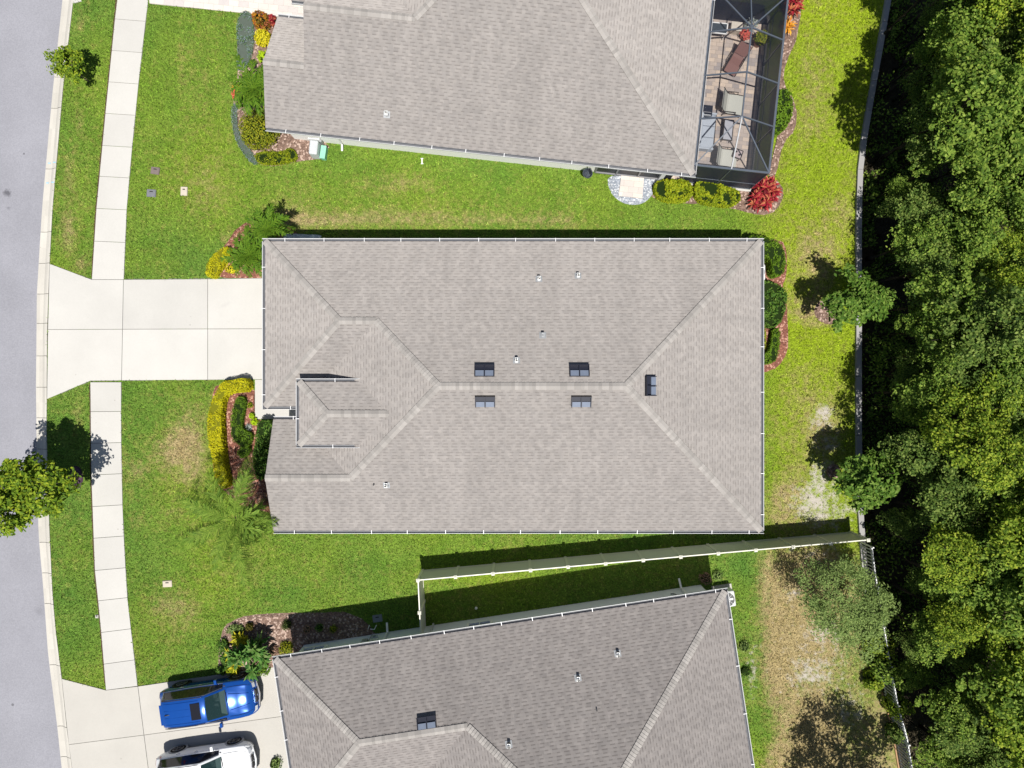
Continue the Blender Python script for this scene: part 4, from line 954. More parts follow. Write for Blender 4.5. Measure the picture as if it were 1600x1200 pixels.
# the wood: each tree copied from one of eight grown ones
protos = []
rgf = random.Random(42)
KINDS = [('bright green broadleaf tree in the dense wood behind the concrete wall', L_FOR1), ('mid green broadleaf tree in the dense wood behind the concrete wall', L_FOR2), ('dull dark green tree in the dense wood behind the concrete wall', L_FOR3)]
for i, (kd, rad, cz, hz) in enumerate([(0,1.9,7.4,1.9),(0,2.2,8.2,2.1),(0,1.6,6.6,1.7),(1,2.1,7.8,2.0),(1,1.8,7.0,1.9),(1,1.4,5.8,1.5),(2,1.9,6.6,1.8),(2,1.5,5.2,1.5)]):
    cm, pts = crown_mesh('crown', 100+i, rad, cz, hz, int(50*rad*rad), 40, (.125, .150, .115, .140, .165, .130, .150, .120)[i], (.08, .09, .07, .075, .10, .08, .08, .07)[i], KINDS[kd][1], .34, .72, -.4)
    protos.append((kd, cm, trunk_mesh('trunk', 100+i, pts, cz, .10, 10, mat=FBARK)))
spots = []
def try_spot(x, y, mind):
    for a in spots:
        if (a[0]-x)**2+(a[1]-y)**2 < mind*mind: return False
    spots.append((x, y)); return True
cnt = 0
while len(spots) < 118 and cnt < 20000:
    cnt += 1; y = rgf.uniform(-18.5, 18.5); xw = gx(WALLX, 600-31*y); x = rgf.uniform(xw+1.15, 23.2)
    try_spot(float(x), y, 1.38)
tall = len(spots); cnt = 0
for px, py in ((1376,945),(1384,985),(1392,1022),(1400,1050),(1412,1118)): g_ = W(px, py); spots.append((g_.x, g_.y))
while len(spots) < tall+75 and cnt < 20000:                             # understorey along the sunny edge and in the gaps
    cnt += 1; y = rgf.uniform(-18.8, 18.8); xw = gx(WALLX, 600-31*y); try_spot(float(rgf.uniform(xw+.8, xw+4.6)), y, .80)
EDGE = {(18.35, 11.2): (4, 1.05), (19.0, 14.8): (5, 1.1), (18.2, 6.4): (5, .9), (18.1, -.4): (5, .95), (18.2, -3.4): (7, 1.0), (18.7, 17.6): (5, .95)}   # leaning out over the wall
spots += list(EDGE)
for si, (x, y) in enumerate(spots):
    xw = float(gx(WALLX, 600-31*y)); edge = x-xw
    k = rgf.choice([5, 7, 7, 2]) if edge < 2.0 else rgf.choice([5, 2, 4, 6, 7, 4]) if edge < 3.2 else rgf.choice([0, 0, 1, 1, 2, 3, 3, 4, 4, 6])
    if si >= tall: k = rgf.choice([5, 7, 7, 4])
    elif y < -9 and edge > 3: k = rgf.choice([0, 1, 2, 2, 3, 5])
    if (x, y) in EDGE: k = EDGE[(x, y)][0]
    kd, cm, tm = protos[k]; r = thing('forest_tree', (x, y, -.6), KINDS[kd][0], 'tree', KINDS[kd][0].replace(' tree in', ' trees in'), rgf.uniform(0, 6.28))
    s = EDGE[(x, y)][1] if (x, y) in EDGE else rgf.uniform(.8, 1.12) if si < tall else rgf.uniform(.42, .80)
    r.scale = (s, s, s*rgf.uniform(.85, 1.12)); link('trunk', tm, r, False); link('crown', cm, r, False)
# undergrowth on the floor of the wood
rgu = np.random.default_rng(77); n = 90000; ux = rgu.uniform(15.5, 29, n); uy = rgu.uniform(-20, 20, n); nf = NoiseF(31, 1.6); kq = (ux > gx(WALLX, 600-31*uy)+.25) & (nf(ux, uy) > .35); ux, uy = ux[kq], uy[kq]
C = np.stack([ux, uy, -.6+rgu.uniform(0, 3.0, len(ux))*nf(ux*1.7, uy*1.7)**1.5], -1)
tag(link('undergrowth', quads('undergrowth', leaves(rgu, C, np.tile([0, 0, 1.], (len(ux), 1)), .17, .09, .7), L_FOR2)), 'dark low undergrowth on the floor of the wood', 'undergrowth', kind='stuff')

# ------------------------------------------------------------------ palms
def frond_mesh(name, rg, length, width, mat, nl=46, arch=.5, droop=.5, lw=.035, rise=.6):
    """feather frond along +x: arched rachis with drooping leaflets"""
    n = 14; ts = np.linspace(0, 1, n); path = [Vector((length*t*(1-.12*t*arch), .06*length*math.sin(2.2*t)*rg.uniform(-1, 1)*.5, length*(rise*t-arch*t*t))) for t in ts]
    m = MB(); m.tube(path, [lw*.6*(1-.8*t)+.004 for t in ts], 5, 0)
    for i in range(nl):
        t = .10+.9*i/nl; k = t*(n-1); j = min(int(k), n-2); p = path[j].lerp(path[j+1], k-j); d = (path[j+1]-path[j]).normalized()
        wl = width*math.sin(math.pi*(.12+.80*t))**.7*rg.uniform(.8, 1.1); sd_ = d.cross(Vector((0,0,1))).normalized()
        for sg in (-1, 1):
            dr = (sd_*sg*.8+d*(.55+.4*t)+Vector((0,0,rg.uniform(-.05,.25)))).normalized(); q = p+dr*wl*.55; e = p+dr*wl*.95-Vector((0,0,wl*droop*rg.uniform(.6,1.2)))
            w = d*lw*.5
            m.add([p-w*.5, p+w*.5, q+w, q-w], [(0,1,2,3)], 0); m.add([q-w, q+w, e], [(0,1,2)], 0)
    return m.mesh(name, mat, False)
def palm(name, label, base, crown, nfr, length, width, mat, seed, rt=.1, arch=.55, droop=.5, nl=46, lw=.035, rises=(.25, 1.0), group=None, lens=(.75, 1.1)):
    rg = random.Random(seed); r = thing(name, base, label, 'palm', group); c = Vector(crown)-Vector(base)
    m = MB(); m.tube([(0,0,-.1), tuple(c*.35+Vector((.03,0,0))), tuple(c*.7), tuple(c)], [rt*1.4, rt, rt*.85, rt*.75], 10); m.build('trunk', WOODB, r, True, world=False)
    for i in range(nfr):
        az = 2*math.pi*i/nfr*1.0+rg.uniform(-.25, .25); rs = rises[0]+(rises[1]-rises[0])*((i*.618) % 1)
        wall = .58 if nl == 64 and math.cos(az) > .55 else 1.0                     # fronds on the house side are cut back
        me = frond_mesh('frond', rg, wall*length*rg.uniform(*lens), width, mat, nl, arch*rg.uniform(.8, 1.2), droop, lw, rs)
        o = link('frond', me, r, False); o.location = c; o.rotation_euler = (rg.uniform(-.15, .15), 0, az)
    return r
cr = W(366, 812, 3.7); bs = W(420, 785)
palm('feathery_palm', 'big feathery palm spreading over the front lawn at the middle house lower left corner', (bs.x, bs.y, 0), cr, 20, 2.9, .72, L_PAL2, 8, .12, .66, .9, 64, .026, (.30, 1.10))
cr = W(390, 398, 1.5); bs = W(400, 392)
palm('bushy_palm', 'bushy green palm at the driveway edge beside the golden ring hedge', (bs.x, bs.y, 0), cr, 30, 1.32, .34, L_PALM, 18, .10, .75, .35, 40, .034, (.2, 1.25))
cr = W(418, 357, 1.6); bs = W(424, 362)
palm('bushy_palm', 'bushy green palm at the upper left corner of the middle house beside white pebbles', (bs.x, bs.y, 0), cr, 26, 1.2, .32, L_PALM, 19, .10, .75, .35, 38, .034, (.2, 1.25))
cr = W(397, 138, 1.7); bs = W(410, 156)
palm('bushy_palm', 'wide green palm in the bed against the left gable of the upper house', (bs.x, bs.y, 0), cr, 26, 1.45, .40, L_PALM, 20, .10, .8, .4, 40, .04, (.2, 1.2))

# ------------------------------------------------------------------ hedges and shrubs
def hedge(name, label, px, h, mat, core, ln=.07, wd=.05, dens=520, seed=1, cat='hedge', it=1, group=None, jit=.5, rough=.12):
    """clipped hedge whose top outline is seen at px"""
    rg = np.random.default_rng(seed); poly = P2(px, h); poly = smooth_poly(poly, it) if it else poly
    cx = sum(p[0] for p in poly)/len(poly); cy = sum(p[1] for p in poly)/len(poly)
    r = thing(name, (cx, cy, 0), label, cat, group)
    m = MB(); m.prism(grow(poly, -.05), -.02, h-.07); m.build('branches', core, r)
    xs = [p[0] for p in poly]; ys = [p[1] for p in poly]; A = (max(xs)-min(xs))*(max(ys)-min(ys)); n = int(A*dens)
    x = rg.uniform(min(xs), max(xs), n); y = rg.uniform(min(ys), max(ys), n); k = inpoly(x, y, poly); x, y = x[k], y[k]; nf = NoiseF(seed+50, .22)
    C = [np.stack([x, y, h-.06+rough*2.2*(nf(x, y)-.4)+rg.uniform(-.05, .03, len(x))], -1)]; N = [np.tile([0, 0, 1.], (len(x), 1))]
    for i in range(len(poly)):
        a, b = poly[i], poly[(i+1) % len(poly)]; L_ = math.dist(a, b); q = max(1, int(L_*h*dens)); t = rg.random(q); z = rg.uniform(0, h, q)
        nx_, ny_ = (b[1]-a[1])/max(L_, 1e-6), -(b[0]-a[0])/max(L_, 1e-6)
        ar = sum(poly[j][0]*poly[(j+1) % len(poly)][1]-poly[(j+1) % len(poly)][0]*poly[j][1] for j in range(len(poly))); sg = 1 if ar > 0 else -1
        o = rg.uniform(-.05, .02, q); C.append(np.stack([a[0]+(b[0]-a[0])*t+sg*nx_*o, a[1]+(b[1]-a[1])*t+sg*ny_*o, z], -1)); N.append(np.tile([sg*nx_, sg*ny_, .5], (q, 1)))
    link('foliage', quads('foliage', leaves(rg, np.concatenate(C), np.concatenate(N), ln, wd, jit), mat), r)
    return r
def shrub(name, label, px, py, rad, h, mat, n=600, ln=.10, wd=.06, seed=1, cat='shrub', core=None, group=None, sq=1.0, rz=0, lump=.25, jit=.55):
    """rounded shrub whose middle is seen at (px, py); rad in photo px"""
    rg = np.random.default_rng(seed); p = W(px, py, h*.6); r_ = rad*(CH-h*.6)/CF; r = thing(name, (p.x, p.y, 0), label, cat, group, rz)
    d = unit(rg.normal(0, 1, (n, 3))); d[:, 2] = np.abs(d[:, 2])*1.0-.25*(rg.random(n) < .3); lob = unit(rg.normal(0, 1, (9, 3))); b = 1-lump+lump*np.max(np.clip((d@lob.T-.5)/.5, 0, 1), 1)*1.3
    q = b*(.72+.28*rg.random(n)**.5); C = np.stack([d[:, 0]*r_*q, d[:, 1]*r_*sq*q, np.maximum(.03, h*.25+d[:, 2]*h*.75*q)], -1)
    m = MB(); m.lathe((0,0,0), [(r_*.55,-.02),(r_*.66,h*.2),(r_*.60,h*.5),(r_*.3,h*.68),(.01,h*.70)], 14); o = m.build('branches', core or CORE, r, world=False); o.scale = (1, sq, 1)
    link('foliage', quads('foliage', leaves(rg, C, d+np.array([0, 0, .5]), ln, wd, jit), mat), r, False); return r
def rosette(name, label, px, py, ncen, rad, length, wid, mat, h=.5, seed=1, cat='plant', group=None, nb=16, wpx=None):
    """clump of strap leaved rosettes"""
    rg = random.Random(seed); p = W(px, py, h*.5); r = thing(name, (p.x, p.y, 0), label, cat, group); m = MB()
    for i in range(ncen):
        a = rg.uniform(0, 6.28); rr = rad*math.sqrt(rg.random()); c = Vector((rr*math.cos(a), rr*math.sin(a)*(wpx or 1), h*rg.uniform(.25, .8)))
        m.tube([(c.x, c.y, -.02), c], .015, 5)
        for k in range(nb):
            az = rg.uniform(0, 6.28); el = rg.uniform(.1, 1.2); d = Vector((math.cos(az)*math.cos(el), math.sin(az)*math.cos(el), math.sin(el))); s = Vector((-math.sin(az), math.cos(az), 0)); l = length*rg.uniform(.7, 1.15); w = wid*rg.uniform(.8, 1.2)
            q = c+d*l*.55; e = c+d*l-Vector((0,0,l*.25)); m.add([c-s*w*.2, c+s*w*.2, q+s*w*.5, e, q-s*w*.5], [(0,1,2,4),(4,2,3)])
    m.build('leaves', mat, r, world=False); return r
# front bed of the middle house
hedge('golden_hedge', 'long curved golden clipped hedge edging the front bed from the driveway down to the palm', [(337,612),(346,596),(366,594),(372,591),(387,592),(388,612),(366,613),(354,616),(348,622),(344,650),(346,690),(349,727),(356,752),(354,764),(344,762),(335,748),(332,722),(327,700),(323,672),(324,650),(329,630)], .72, L_YEL, COREY, .065, .05, 950, 2)
hedge('green_hedge', 'low clipped green hedge curving inside the red mulch of the front bed', [(370,618),(384,622),(380,645),(376,664),(380,672),(393,677),(392,688),(388,698),(380,703),(373,697),(361,687),(359,662),(363,634)], .45, L_HED, CORE, .05, .035, 1000, 3)
hedge('green_hedge', 'small pointed green hedge end in the red mulch above the palm', [(374,699),(386,697),(391,702),(386,712),(376,717),(369,709)], .42, L_HED, CORE, .05, .035, 1000, 4)
hedge('dark_hedge', 'thick dark green hedge against the left gable wall of the middle house', [(404,657),(426,658),(427,690),(421,722),(416,744),(405,752),(395,736),(394,712),(399,690),(400,668)], .85, L_DKH, CORE, .10, .06, 480, 5, rough=.10, jit=.7)
shrub('ball_shrub', 'tiny pale green ball shrub beside the walkway edge in the front bed', 389.5, 633, 5, .35, L_YEL2, 160, .05, .035, 6)
shrub('ball_shrub', 'smooth bright lime ball plant in the front bed below the walkway', 392, 650, 5, .45, L_LIME, 260, .05, .04, 7, core=plain('lime core', (.25,.38,.01), .9))
shrub('lime_plant', 'ragged lime green leafy plant touching the bright lime ball', 397, 659, 6.5, .35, L_LIME, 90, .12, .06, 8, cat='plant')
shrub('flower_clump', 'small white and grey flowering clump in the front bed', 388, 668, 6, .2, L_WHT, 170, .06, .05, 9, cat='flowers')
rosette('dry_plant', 'reddish dry plant under the gable at the foot of the big palm', 415, 778, 8, .35, .35, .03, L_DEAD, .3, 10)
# bed at the upper left corner of the middle house
hedge('golden_hedge', 'small golden ring hedge at the upper driveway edge beside the bushy palm', [(321,430),(321,415),(328,402),(340,391),(354,384),(360,390),(356,402),(346,416),(338,428),(332,435)], .5, L_YEL, COREY, .06, .045, 900, 11)
shrub('flower_clump', 'pale yellow flowering clump between the ring hedge and the bushy palm', 361, 420, 10, .35, L_BRY, 220, .08, .06, 12, cat='flowers', sq=.7)
shrub('flower_clump', 'dry brownish patch of growth on top of the golden ring hedge', 333, 414, 6, .62, L_OLV, 120, .05, .03, 13, cat='plant')
# bed round the front corner of the upper house
hedge('ground_cover', 'strip of blue grey ground cover along the bed beside the pale paver path', [(371,24),(382,16),(391,18),(396,40),(396,70),(390,96),(380,108),(369,108),(371,80),(369,50)], .18, L_BLU, plain('grey core', (.08,.1,.08), .9), .07, .03, 900, 14, 'ground cover', jit=.9)
hedge('ground_cover', 'curved strip of blue grey ground cover round the big olive shrub', [(362,162),(372,160),(370,185),(372,205),(382,222),(396,240),(402,254),(394,257),(380,240),(367,218),(361,190)], .16, L_BLU, plain('grey core', (.08,.1,.08), .9), .07, .03, 800, 15, 'ground cover', jit=.9)
shrub('croton_shrub', 'orange and bronze croton shrub beside the pale paver path', 405, 30, 16, .8, L_CRO, 420, .17, .08, 16)
shrub('croton_shrub', 'dark red croton against the gable corner beside the paver path', 424, 30, 9, .6, L_RED, 180, .15, .06, 17)
shrub('ball_shrub', 'bright yellow round shrub below the orange croton', 408.5, 57, 13.5, .75, L_BRY, 620, .12, .05, 18, core=COREY, lump=.1)
shrub('lime_plant', 'lime green leafy plant between the yellow shrub and the wide palm', 410, 88, 10, .6, L_LIME, 80, .22, .06, 19, cat='plant')
shrub('big_shrub', 'large round olive yellow shrub at the lower left corner of the upper house', 401, 199, 33, 1.35, L_OLV, 2600, .10, .06, 20, lump=.2)
rosette('flower_clump', 'coral red flower clump at the left edge of the upper bed', 367, 150, 5, .22, .16, .06, L_PINK, .35, 21, 'flowers', nb=12)
rosette('orange_plant', 'orange tipped leafy plant beside the coral flowers', 369, 138, 4, .2, .28, .05, L_ORG, .35, 22)
hedge('grass_clump', 'bright green grassy clump along the lower edge of the upper bed', [(396,240),(412,236),(440,237),(452,230),(462,236),(464,248),(445,254),(420,257),(402,254)], .28, L_YEL2, CORE, .12, .03, 700, 23, 'grass clump', jit=1.0, rough=.1)
# plants along the patio of the upper house
hedge('flowering_hedge', 'leafy yellow green hedge between the paver pad and the patio cage', [(1022,290),(1030,281),(1055,280),(1082,284),(1082,310),(1060,314),(1040,312),(1026,304)], .55, L_YEL2, CORE, .13, .085, 620, 24, rough=.16, jit=.8)
hedge('flowering_hedge', 'leafy yellow green hedge along the foot of the patio screen', [(1086,284),(1105,282),(1130,290),(1158,298),(1156,316),(1140,322),(1112,318),(1088,312)], .5, L_YEL2, CORE, .13, .085, 620, 25, rough=.16, jit=.8)
rosette('red_ti_plant', 'large dark red strap leaved clump at the lower corner of the patio cage', 1194, 296, 13, .62, .50, .10, L_RED, .75, 26, nb=22)
rosette('red_ti_plant', 'smaller dark red strap leaved clump below the large red one', 1186, 314, 10, .42, .46, .09, L_RED, .6, 126, nb=20)
rosette('red_ti_plant', 'dark red strap leaved clump at the far top of the patio cage', 1238, 10, 7, .38, .42, .09, L_RED, .6, 27, nb=18)
rosette('orange_plant', 'orange yellow strap leaved plant half under the patio screen', 1229, 40, 4, .28, .45, .07, L_ORG, .5, 28)
hedge('leafy_hedge', 'rounded leafy green hedge beside the patio cage on the back lawn', [(1214,150),(1222,136),(1234,140),(1240,160),(1236,185),(1226,203),(1210,208),(1212,180)], .7, L_HED, CORE, .13, .07, 420, 29, rough=.2, jit=.8)
# patio pots
def potted(px, py, mat, label, rr, h, lf):
    p = W(px, py, h*.6); r = thing('potted_plant', (p.x, p.y, .085), label, 'potted plant'); m = MB(); m.lathe((0,0,0), [(.16,0),(.2,.3),(.22,.34),(.18,.34),(.17,.28)], 16); m.build('pot', plain('clay pot', (.3,.16,.11), .8), r, world=False)
    rg = np.random.default_rng(int(px)); d = unit(rg.normal(0, 1, (lf, 3))); q = .5+.5*rg.random((lf, 1)); C = d*q*np.array([rr, rr, h*.35])+np.array([0, 0, h*.68]); link('foliage', quads('foliage', leaves(rg, C, d+np.array([0,0,.6]), .14, .07, .5), mat), r, False)
potted(1164, 55, L_PINK, 'potted plant with pink red leaves on the patio', .30, .6, 160); potted(1188, 62, L_OLV, 'bushy green potted plant on the patio near the ridge post', .38, 1.0, 420); potted(1172, 41, L_WHT, 'potted pale flowering plant at the north end of the patio', .42, .8, 200)
for i, (px, py, rr, mt, lb) in enumerate(((349,1010,11,L_DKH,'ragged green plant at the left edge of the lower bed, above its widest low plants'),(374,1002,10,L_HED,'leafy green plant between the yellow plant and the olive brown ball'),(362,1046,11,L_YEL2,'pale green plant at the lower bed edge beside the rear shadow of the blue car'),(345,1048,8,L_DKH,'small dark green plant at the lowest left corner of the lower bed'),(408,1046,12,L_HED,'green leafy plant beside the drive under the broad leaved plant'))):
    shrub('low_shrub', lb, px, py, rr, .45, mt, 260, .13, .06, 80+i, cat='plant', lump=.5)
# back wall of the middle house
hedge('leafy_hedge', 'clipped rounded green hedge wrapping the upper back corner of the middle house', [(1170,378),(1172,366),(1195,370),(1214,376),(1226,388),(1228,408),(1226,426),(1216,432),(1208,426),(1205,402),(1192,398),(1186,384)], .95, L_HED, CORE, .10, .06, 520, 30, rough=.12, jit=.7)
hedge('leafy_hedge', 'loose dark green hedge midway along the back wall of the middle house', [(1186,440),(1200,438),(1220,446),(1230,455),(1228,482),(1222,500),(1210,512),(1198,508),(1190,492),(1186,470)], .8, L_DKH, CORE, .13, .07, 420, 31, rough=.2, jit=.8)
hedge('leafy_hedge', 'low clipped green hedge beside red mulch along the back wall', [(1208,514),(1220,512),(1219,540),(1215,562),(1205,568),(1192,570),(1186,556),(1200,552),(1206,534)], .55, L_HED, CORE, .08, .045, 620, 32)
hedge('leafy_hedge', 'narrow yellowish hedge tight to the back wall under the eave', [(1186,500),(1196,502),(1198,530),(1196,546),(1186,548)], .5, L_YEL2, CORE, .08, .045, 520, 33)
# bed of the lower house
rosette('broadleaf_plant', 'tall broad leaved green plant drooping over the front of the blue car', 394, 1024, 20, .80, .58, .13, leafmat('broad green leaf', [(.03,.10,.02),(.07,.18,.03),(.13,.26,.05),(.18,.25,.08)], .3), 2.0, 34, nb=20)
rosette('yellow_plant', 'golden yellow strap leaved plant left of the tall broad leaved one', 372, 1014, 11, .42, .45, .075, leafmat('golden strap leaf', [(.28,.30,.015),(.45,.42,.02),(.60,.52,.03),(.16,.26,.02)], .25), .8, 35, nb=15, wpx=1.9)
shrub('ball_shrub', 'small olive brown ball shrub at the upper edge of the lower bed', 388, 980, 8, .5, leafmat('olive brown', [(.09,.075,.012),(.14,.12,.02)], .2), 260, .06, .04, 36)
shrub('ball_shrub', 'small dark olive ball shrub near the straight bed edge by the lower house', 447, 978, 9, .5, leafmat('dark olive', [(.05,.065,.015),(.09,.11,.03)], .2), 280, .06, .04, 37)
shrub('ball_shrub', 'green leafy round shrub at the corner of the lower house', 446, 1015, 12, .6, L_OLV, 380, .09, .06, 38)
shrub('dry_plant', 'pinkish dry shrub beside the corner of the lower house', 427, 1018, 9, .4, L_DEAD, 200, .1, .05, 39, cat='plant')
shrub('low_shrub', 'ragged low green plants at the left edge of the lower bed', 352, 1032, 15, .5, L_DKH, 330, .14, .06, 40, cat='plant', lump=.5)
shrub('low_shrub', 'pale green low plants at the top left of the lower bed', 366, 985, 14, .35, L_GREY, 330, .11, .06, 41, cat='plant', lump=.5, sq=.7)
rosette('orange_plant', 'small orange red strap leaved plant above the bonnet of the blue car', 385, 1066, 3, .18, .3, .08, L_CRO, .9, 42)
for i, (px, py) in enumerate(((478,985),(498,982),(520,984))): shrub('shade_shrub', ('rusty', 'dark', 'thin')[i]+' small shrub in the shaded mulch beside the lower house wall', px, py, 7, .4, (L_DEAD, L_DKH, L_OLV)[i], 120, .08, .05, 50+i, cat='shrub')
shrub('dry_plant', 'greyish dry shrub in the shade at the right end of the lower house wall', 1104, 904, 11, .4, L_DEAD, 200, .09, .05, 60, cat='plant'); shrub('dry_plant', 'pale green spiky plant in the sun beside the lower house corner', 1122, 900, 9, .35, L_GREY, 160, .12, .04, 61, cat='plant')
for i, (px, py) in enumerate(((1166,1050),(1164,1010))): shrub('weed_clump', ('dark', 'greyish')[i]+' weed clump at the foot of the right wall of the lower house', px, py, 11, .3, (L_DKH, L_GREY)[i], 170, .1, .04, 64+i, cat='weeds', lump=.6)
for i, (px, py, rr, hh, mt, lb) in enumerate(((1378,1012,24,1.7,L_FOR1,'bright green bush pushing through the picket fence below the feathery grey green tree'),(1390,1046,27,1.9,L_FOR2,'wide green bush over the picket fence above its exposed lower slats'),(1366,1066,15,1.0,L_FOR1,'small bright bush on the tan lawn side of the picket fence'),(1408,1108,19,1.6,L_FOR1,'yellow green bush beside the exposed lower slats of the picket fence'),(1402,1148,15,1.2,L_FOR3,'dull green bush at the lowest stretch of the picket fence'))):
    shrub('fence_bush', lb, px, py, rr, hh, mt, 620, .16, .09, 90+i, cat='bush', lump=.5)
shrub('driveway_plant', 'small grey green plant at the driveway edge by the white car', 428, 1196, 12, .5, L_GREY, 240, .1, .05, 70, cat='plant', lump=.5)
# ------------------------------------------------------------------ cars
def paint(name, col, metal, rough):
    t = NT(name); c = vary(t, col, t.noise(t.obj(), 3, 2), .95, 1.05); t.fin(c, rough, .5, metal)
    t.b.inputs['Coat Weight'].default_value = .15; t.b.inputs['Coat Roughness'].default_value = .03; return t.m
PB = paint('blue car paint', (.010, .080, .36), .35, .13); PWH = paint('white car paint', (.78, .79, .80), 0, .3)
CGLASS = plain('car glass', (.028, .060, .066), .06, .7, n=(2.2, .5, 1.7)); CGDK = plain('tinted car glass', (.012, .012, .016), .08, .6, n=None)
CHROME = plain('chrome trim', (.62, .62, .64), .2, .5, .9, n=None); CGT = NT('clear car glass'); CGT.fin((.03, .07, .07), .05, .7); _t = CGT.nd('BsdfTransparent'); _t.inputs[0].default_value = (.75, .88, .86, 1); _m = CGT.nd('MixShader'); _m.inputs[0].default_value = .42; CGT.ln(_t.outputs[0], _m.inputs[1]); CGT.ln(CGT.b.outputs[0], _m.inputs[2]); CGT.ln(_m.outputs[0], CGT.out.inputs[0]); CGT = CGT.m
SEAT = plain('seat fabric', (.05, .05, .055), .8); DASH = plain('dashboard', (.16, .17, .17), .7)
TYRE = plain('tyre', (.022, .022, .022), .9, .1); RIM = plain('alloy rim', (.22, .22, .23), .35, .5, .6); TAIL = plain('tail lamp', (.45, .012, .02), .15, .6); LAMP = plain('head lamp', (.55, .57, .6), .1, .7); CLAD = plain('black cladding', (.02, .02, .022), .6, .3)
ST = [(-2.33,.66,.62,.55,.74),(-2.31,.90,.84,.62,.80),(-2.24,1.06,.98,.66,.845),(-2.16,1.16,1.02,.64,.865),(-1.99,1.52,1.05,.58,.89),(-1.90,1.60,1.05,.61,.90),(-1.5,1.655,1.04,.655,.915),(-.9,1.685,1.03,.665,.925),(-.3,1.685,1.01,.66,.93),
      (.12,1.655,1.00,.64,.93),(.20,1.625,1.0,.635,.93),(.55,1.42,.99,.66,.93),(.90,1.19,.985,.69,.925),(.98,1.145,.98,.70,.925),(1.10,1.10,.97,.73,.92),(1.5,1.055,.945,.73,.91),(1.9,.985,.89,.69,.885),(2.12,.91,.82,.63,.84),(2.25,.80,.72,.56,.775),(2.32,.62,.56,.48,.68),(2.34,.48,.44,.42,.62)]
def car(name, label, loc, rz, pm, roofx=True, clad=CLAD):
    r = thing(name, loc, label, 'car', rz=rz); G = []
    for i, (x, zt, zb, wt, wb) in enumerate(ST):
        e = abs(x)/2.34; zs = .24+.12*max(0, (e-.8)/.2)**2; row = []
        for f in (0, .3, .6, .85): row.append((x, wt*f*(1 if f < .85 else 1.05), zt-.06*f*f))
        row.append((x, wt, zt-.065 if zt-zb > .12 else zt-.05*(zt-zb)/.12))
        hi = Vector(row[-1])
        for f in (.08, .5, .92): row.append((x, wt+(wb-.012-wt)*f, hi.z+(zb-hi.z)*f))
        row += [(x, wb, zb-.01), (x, wb+.025, zb-.10), (x, wb+.03, (zb+zs)/2+.04), (x, wb+.005, zs+.14), (x, wb-.04, zs), (x, 0, zs)]
        G.append(row)
    nc = len(G[0]); X = [s[0] for s in ST]; groups = {}
    def put(k, q): groups.setdefault(k, MB()).poly(q)
    for i in range(len(G)-1):
        xm = (X[i]+X[i+1])/2
        for j in range(nc-1):
            for sg in (1, -1):
                q = [Vector((a[0], a[1]*sg, a[2])) for a in (G[i][j], G[i+1][j], G[i+1][j+1], G[i][j+1])]
                if sg > 0: q = q[::-1]
                k = 'body'
                if j < 3 and .19 < xm < .99: k = 'windshield'
                elif j < 3 and -2.17 < xm < -1.98: k = 'rear_window'
                elif 5 <= j <= 6 and -1.99 < xm < .91: k = 'side_window_l' if sg > 0 else 'side_window_r'
                elif j >= 11: k = 'cladding'
                put(k, q)
    def loc_(mb, nm, mt, **k): return mb.build(nm, mt, r, world=False, **k)
    for k, mb in groups.items():
        mt = {'body': pm, 'windshield': CGT, 'rear_window': CGDK, 'cladding': clad}.get(k, CGDK)
        o = loc_(mb, k[:-2] if k.startswith('side') else k, mt)
        bm_ = o.data; import bmesh as _b; b = _b.new(); b.from_mesh(bm_); _b.ops.remove_doubles(b, verts=b.verts, dist=1e-4); b.to_mesh(bm_); b.free()
        bm_.polygons.foreach_set('use_smooth', [True]*len(bm_.polygons)); bm_.update()
    m = MB(); m.box((-.45, 0, .52), (2.9, 1.55, .06)); m.box((-.45, .79, .80), (2.9, .05, .5)); m.box((-.45, -.79, .80), (2.9, .05, .5)); loc_(m, 'interior', BLACK)
    m = MB(); m.box((.86, 0, .93), (.42, 1.42, .22)); m.box((.98, 0, 1.03), (.2, 1.4, .06)); loc_(m, 'dashboard', DASH, bevel=.04)
    m = MB(); m.tube([(.55+.05*math.cos(a), .38+.18*math.cos(a), 1.02+.16*math.sin(a)) for a in np.linspace(0, 2*math.pi, 17)], .018, 6, cap=False); loc_(m, 'steering_wheel', BLACK)
    for x, z in ((.05, .62), (-.85, .62)):
        for s in (-1, 1):
            m = MB(); m.box((x+.1, s*.38, z), (.52, .50, .16)); m.box((x-.18, s*.38, z+.36), (.16, .48, .66)); m.box((x-.2, s*.38, z+.74), (.1, .26, .18)); loc_(m, 'seat', SEAT, bevel=.04)
    for s in (-1, 1):
        m = MB(); m.tube([(-1.8,s*.50,1.617),(-.9,s*.50,1.668),(-.1,s*.50,1.668)], .006, 4); m.tube([(-1.8,s*.17,1.63),(-.9,s*.17,1.684),(-.55,s*.17,1.684)], .006, 4); loc_(m, 'roof_groove', pm)
        m = MB(); m.tube([(1.08,s*.71,1.085),(1.5,s*.72,1.03),(1.9,s*.685,.955),(2.14,s*.60,.87)], .007, 4); loc_(m, 'bonnet_gap', BLACK)
    if roofx:
        m = MB(); m.box((-.28, 0, 1.672), (.46, .80, .03)); loc_(m, 'sunroof', CGDK, bevel=.04)
    m = MB(); m.box((-1.97, 0, 1.56), (.14, .98, .03)); loc_(m, 'spoiler', pm, bevel=.015)
    m = MB(); m.add([(-1.75,.05,1.68),(-1.55,.015,1.655),(-1.55,-.015,1.655),(-1.75,0,1.74)], [(0,1,3),(1,2,3),(2,0,3)]); loc_(m, 'antenna', BLACK)
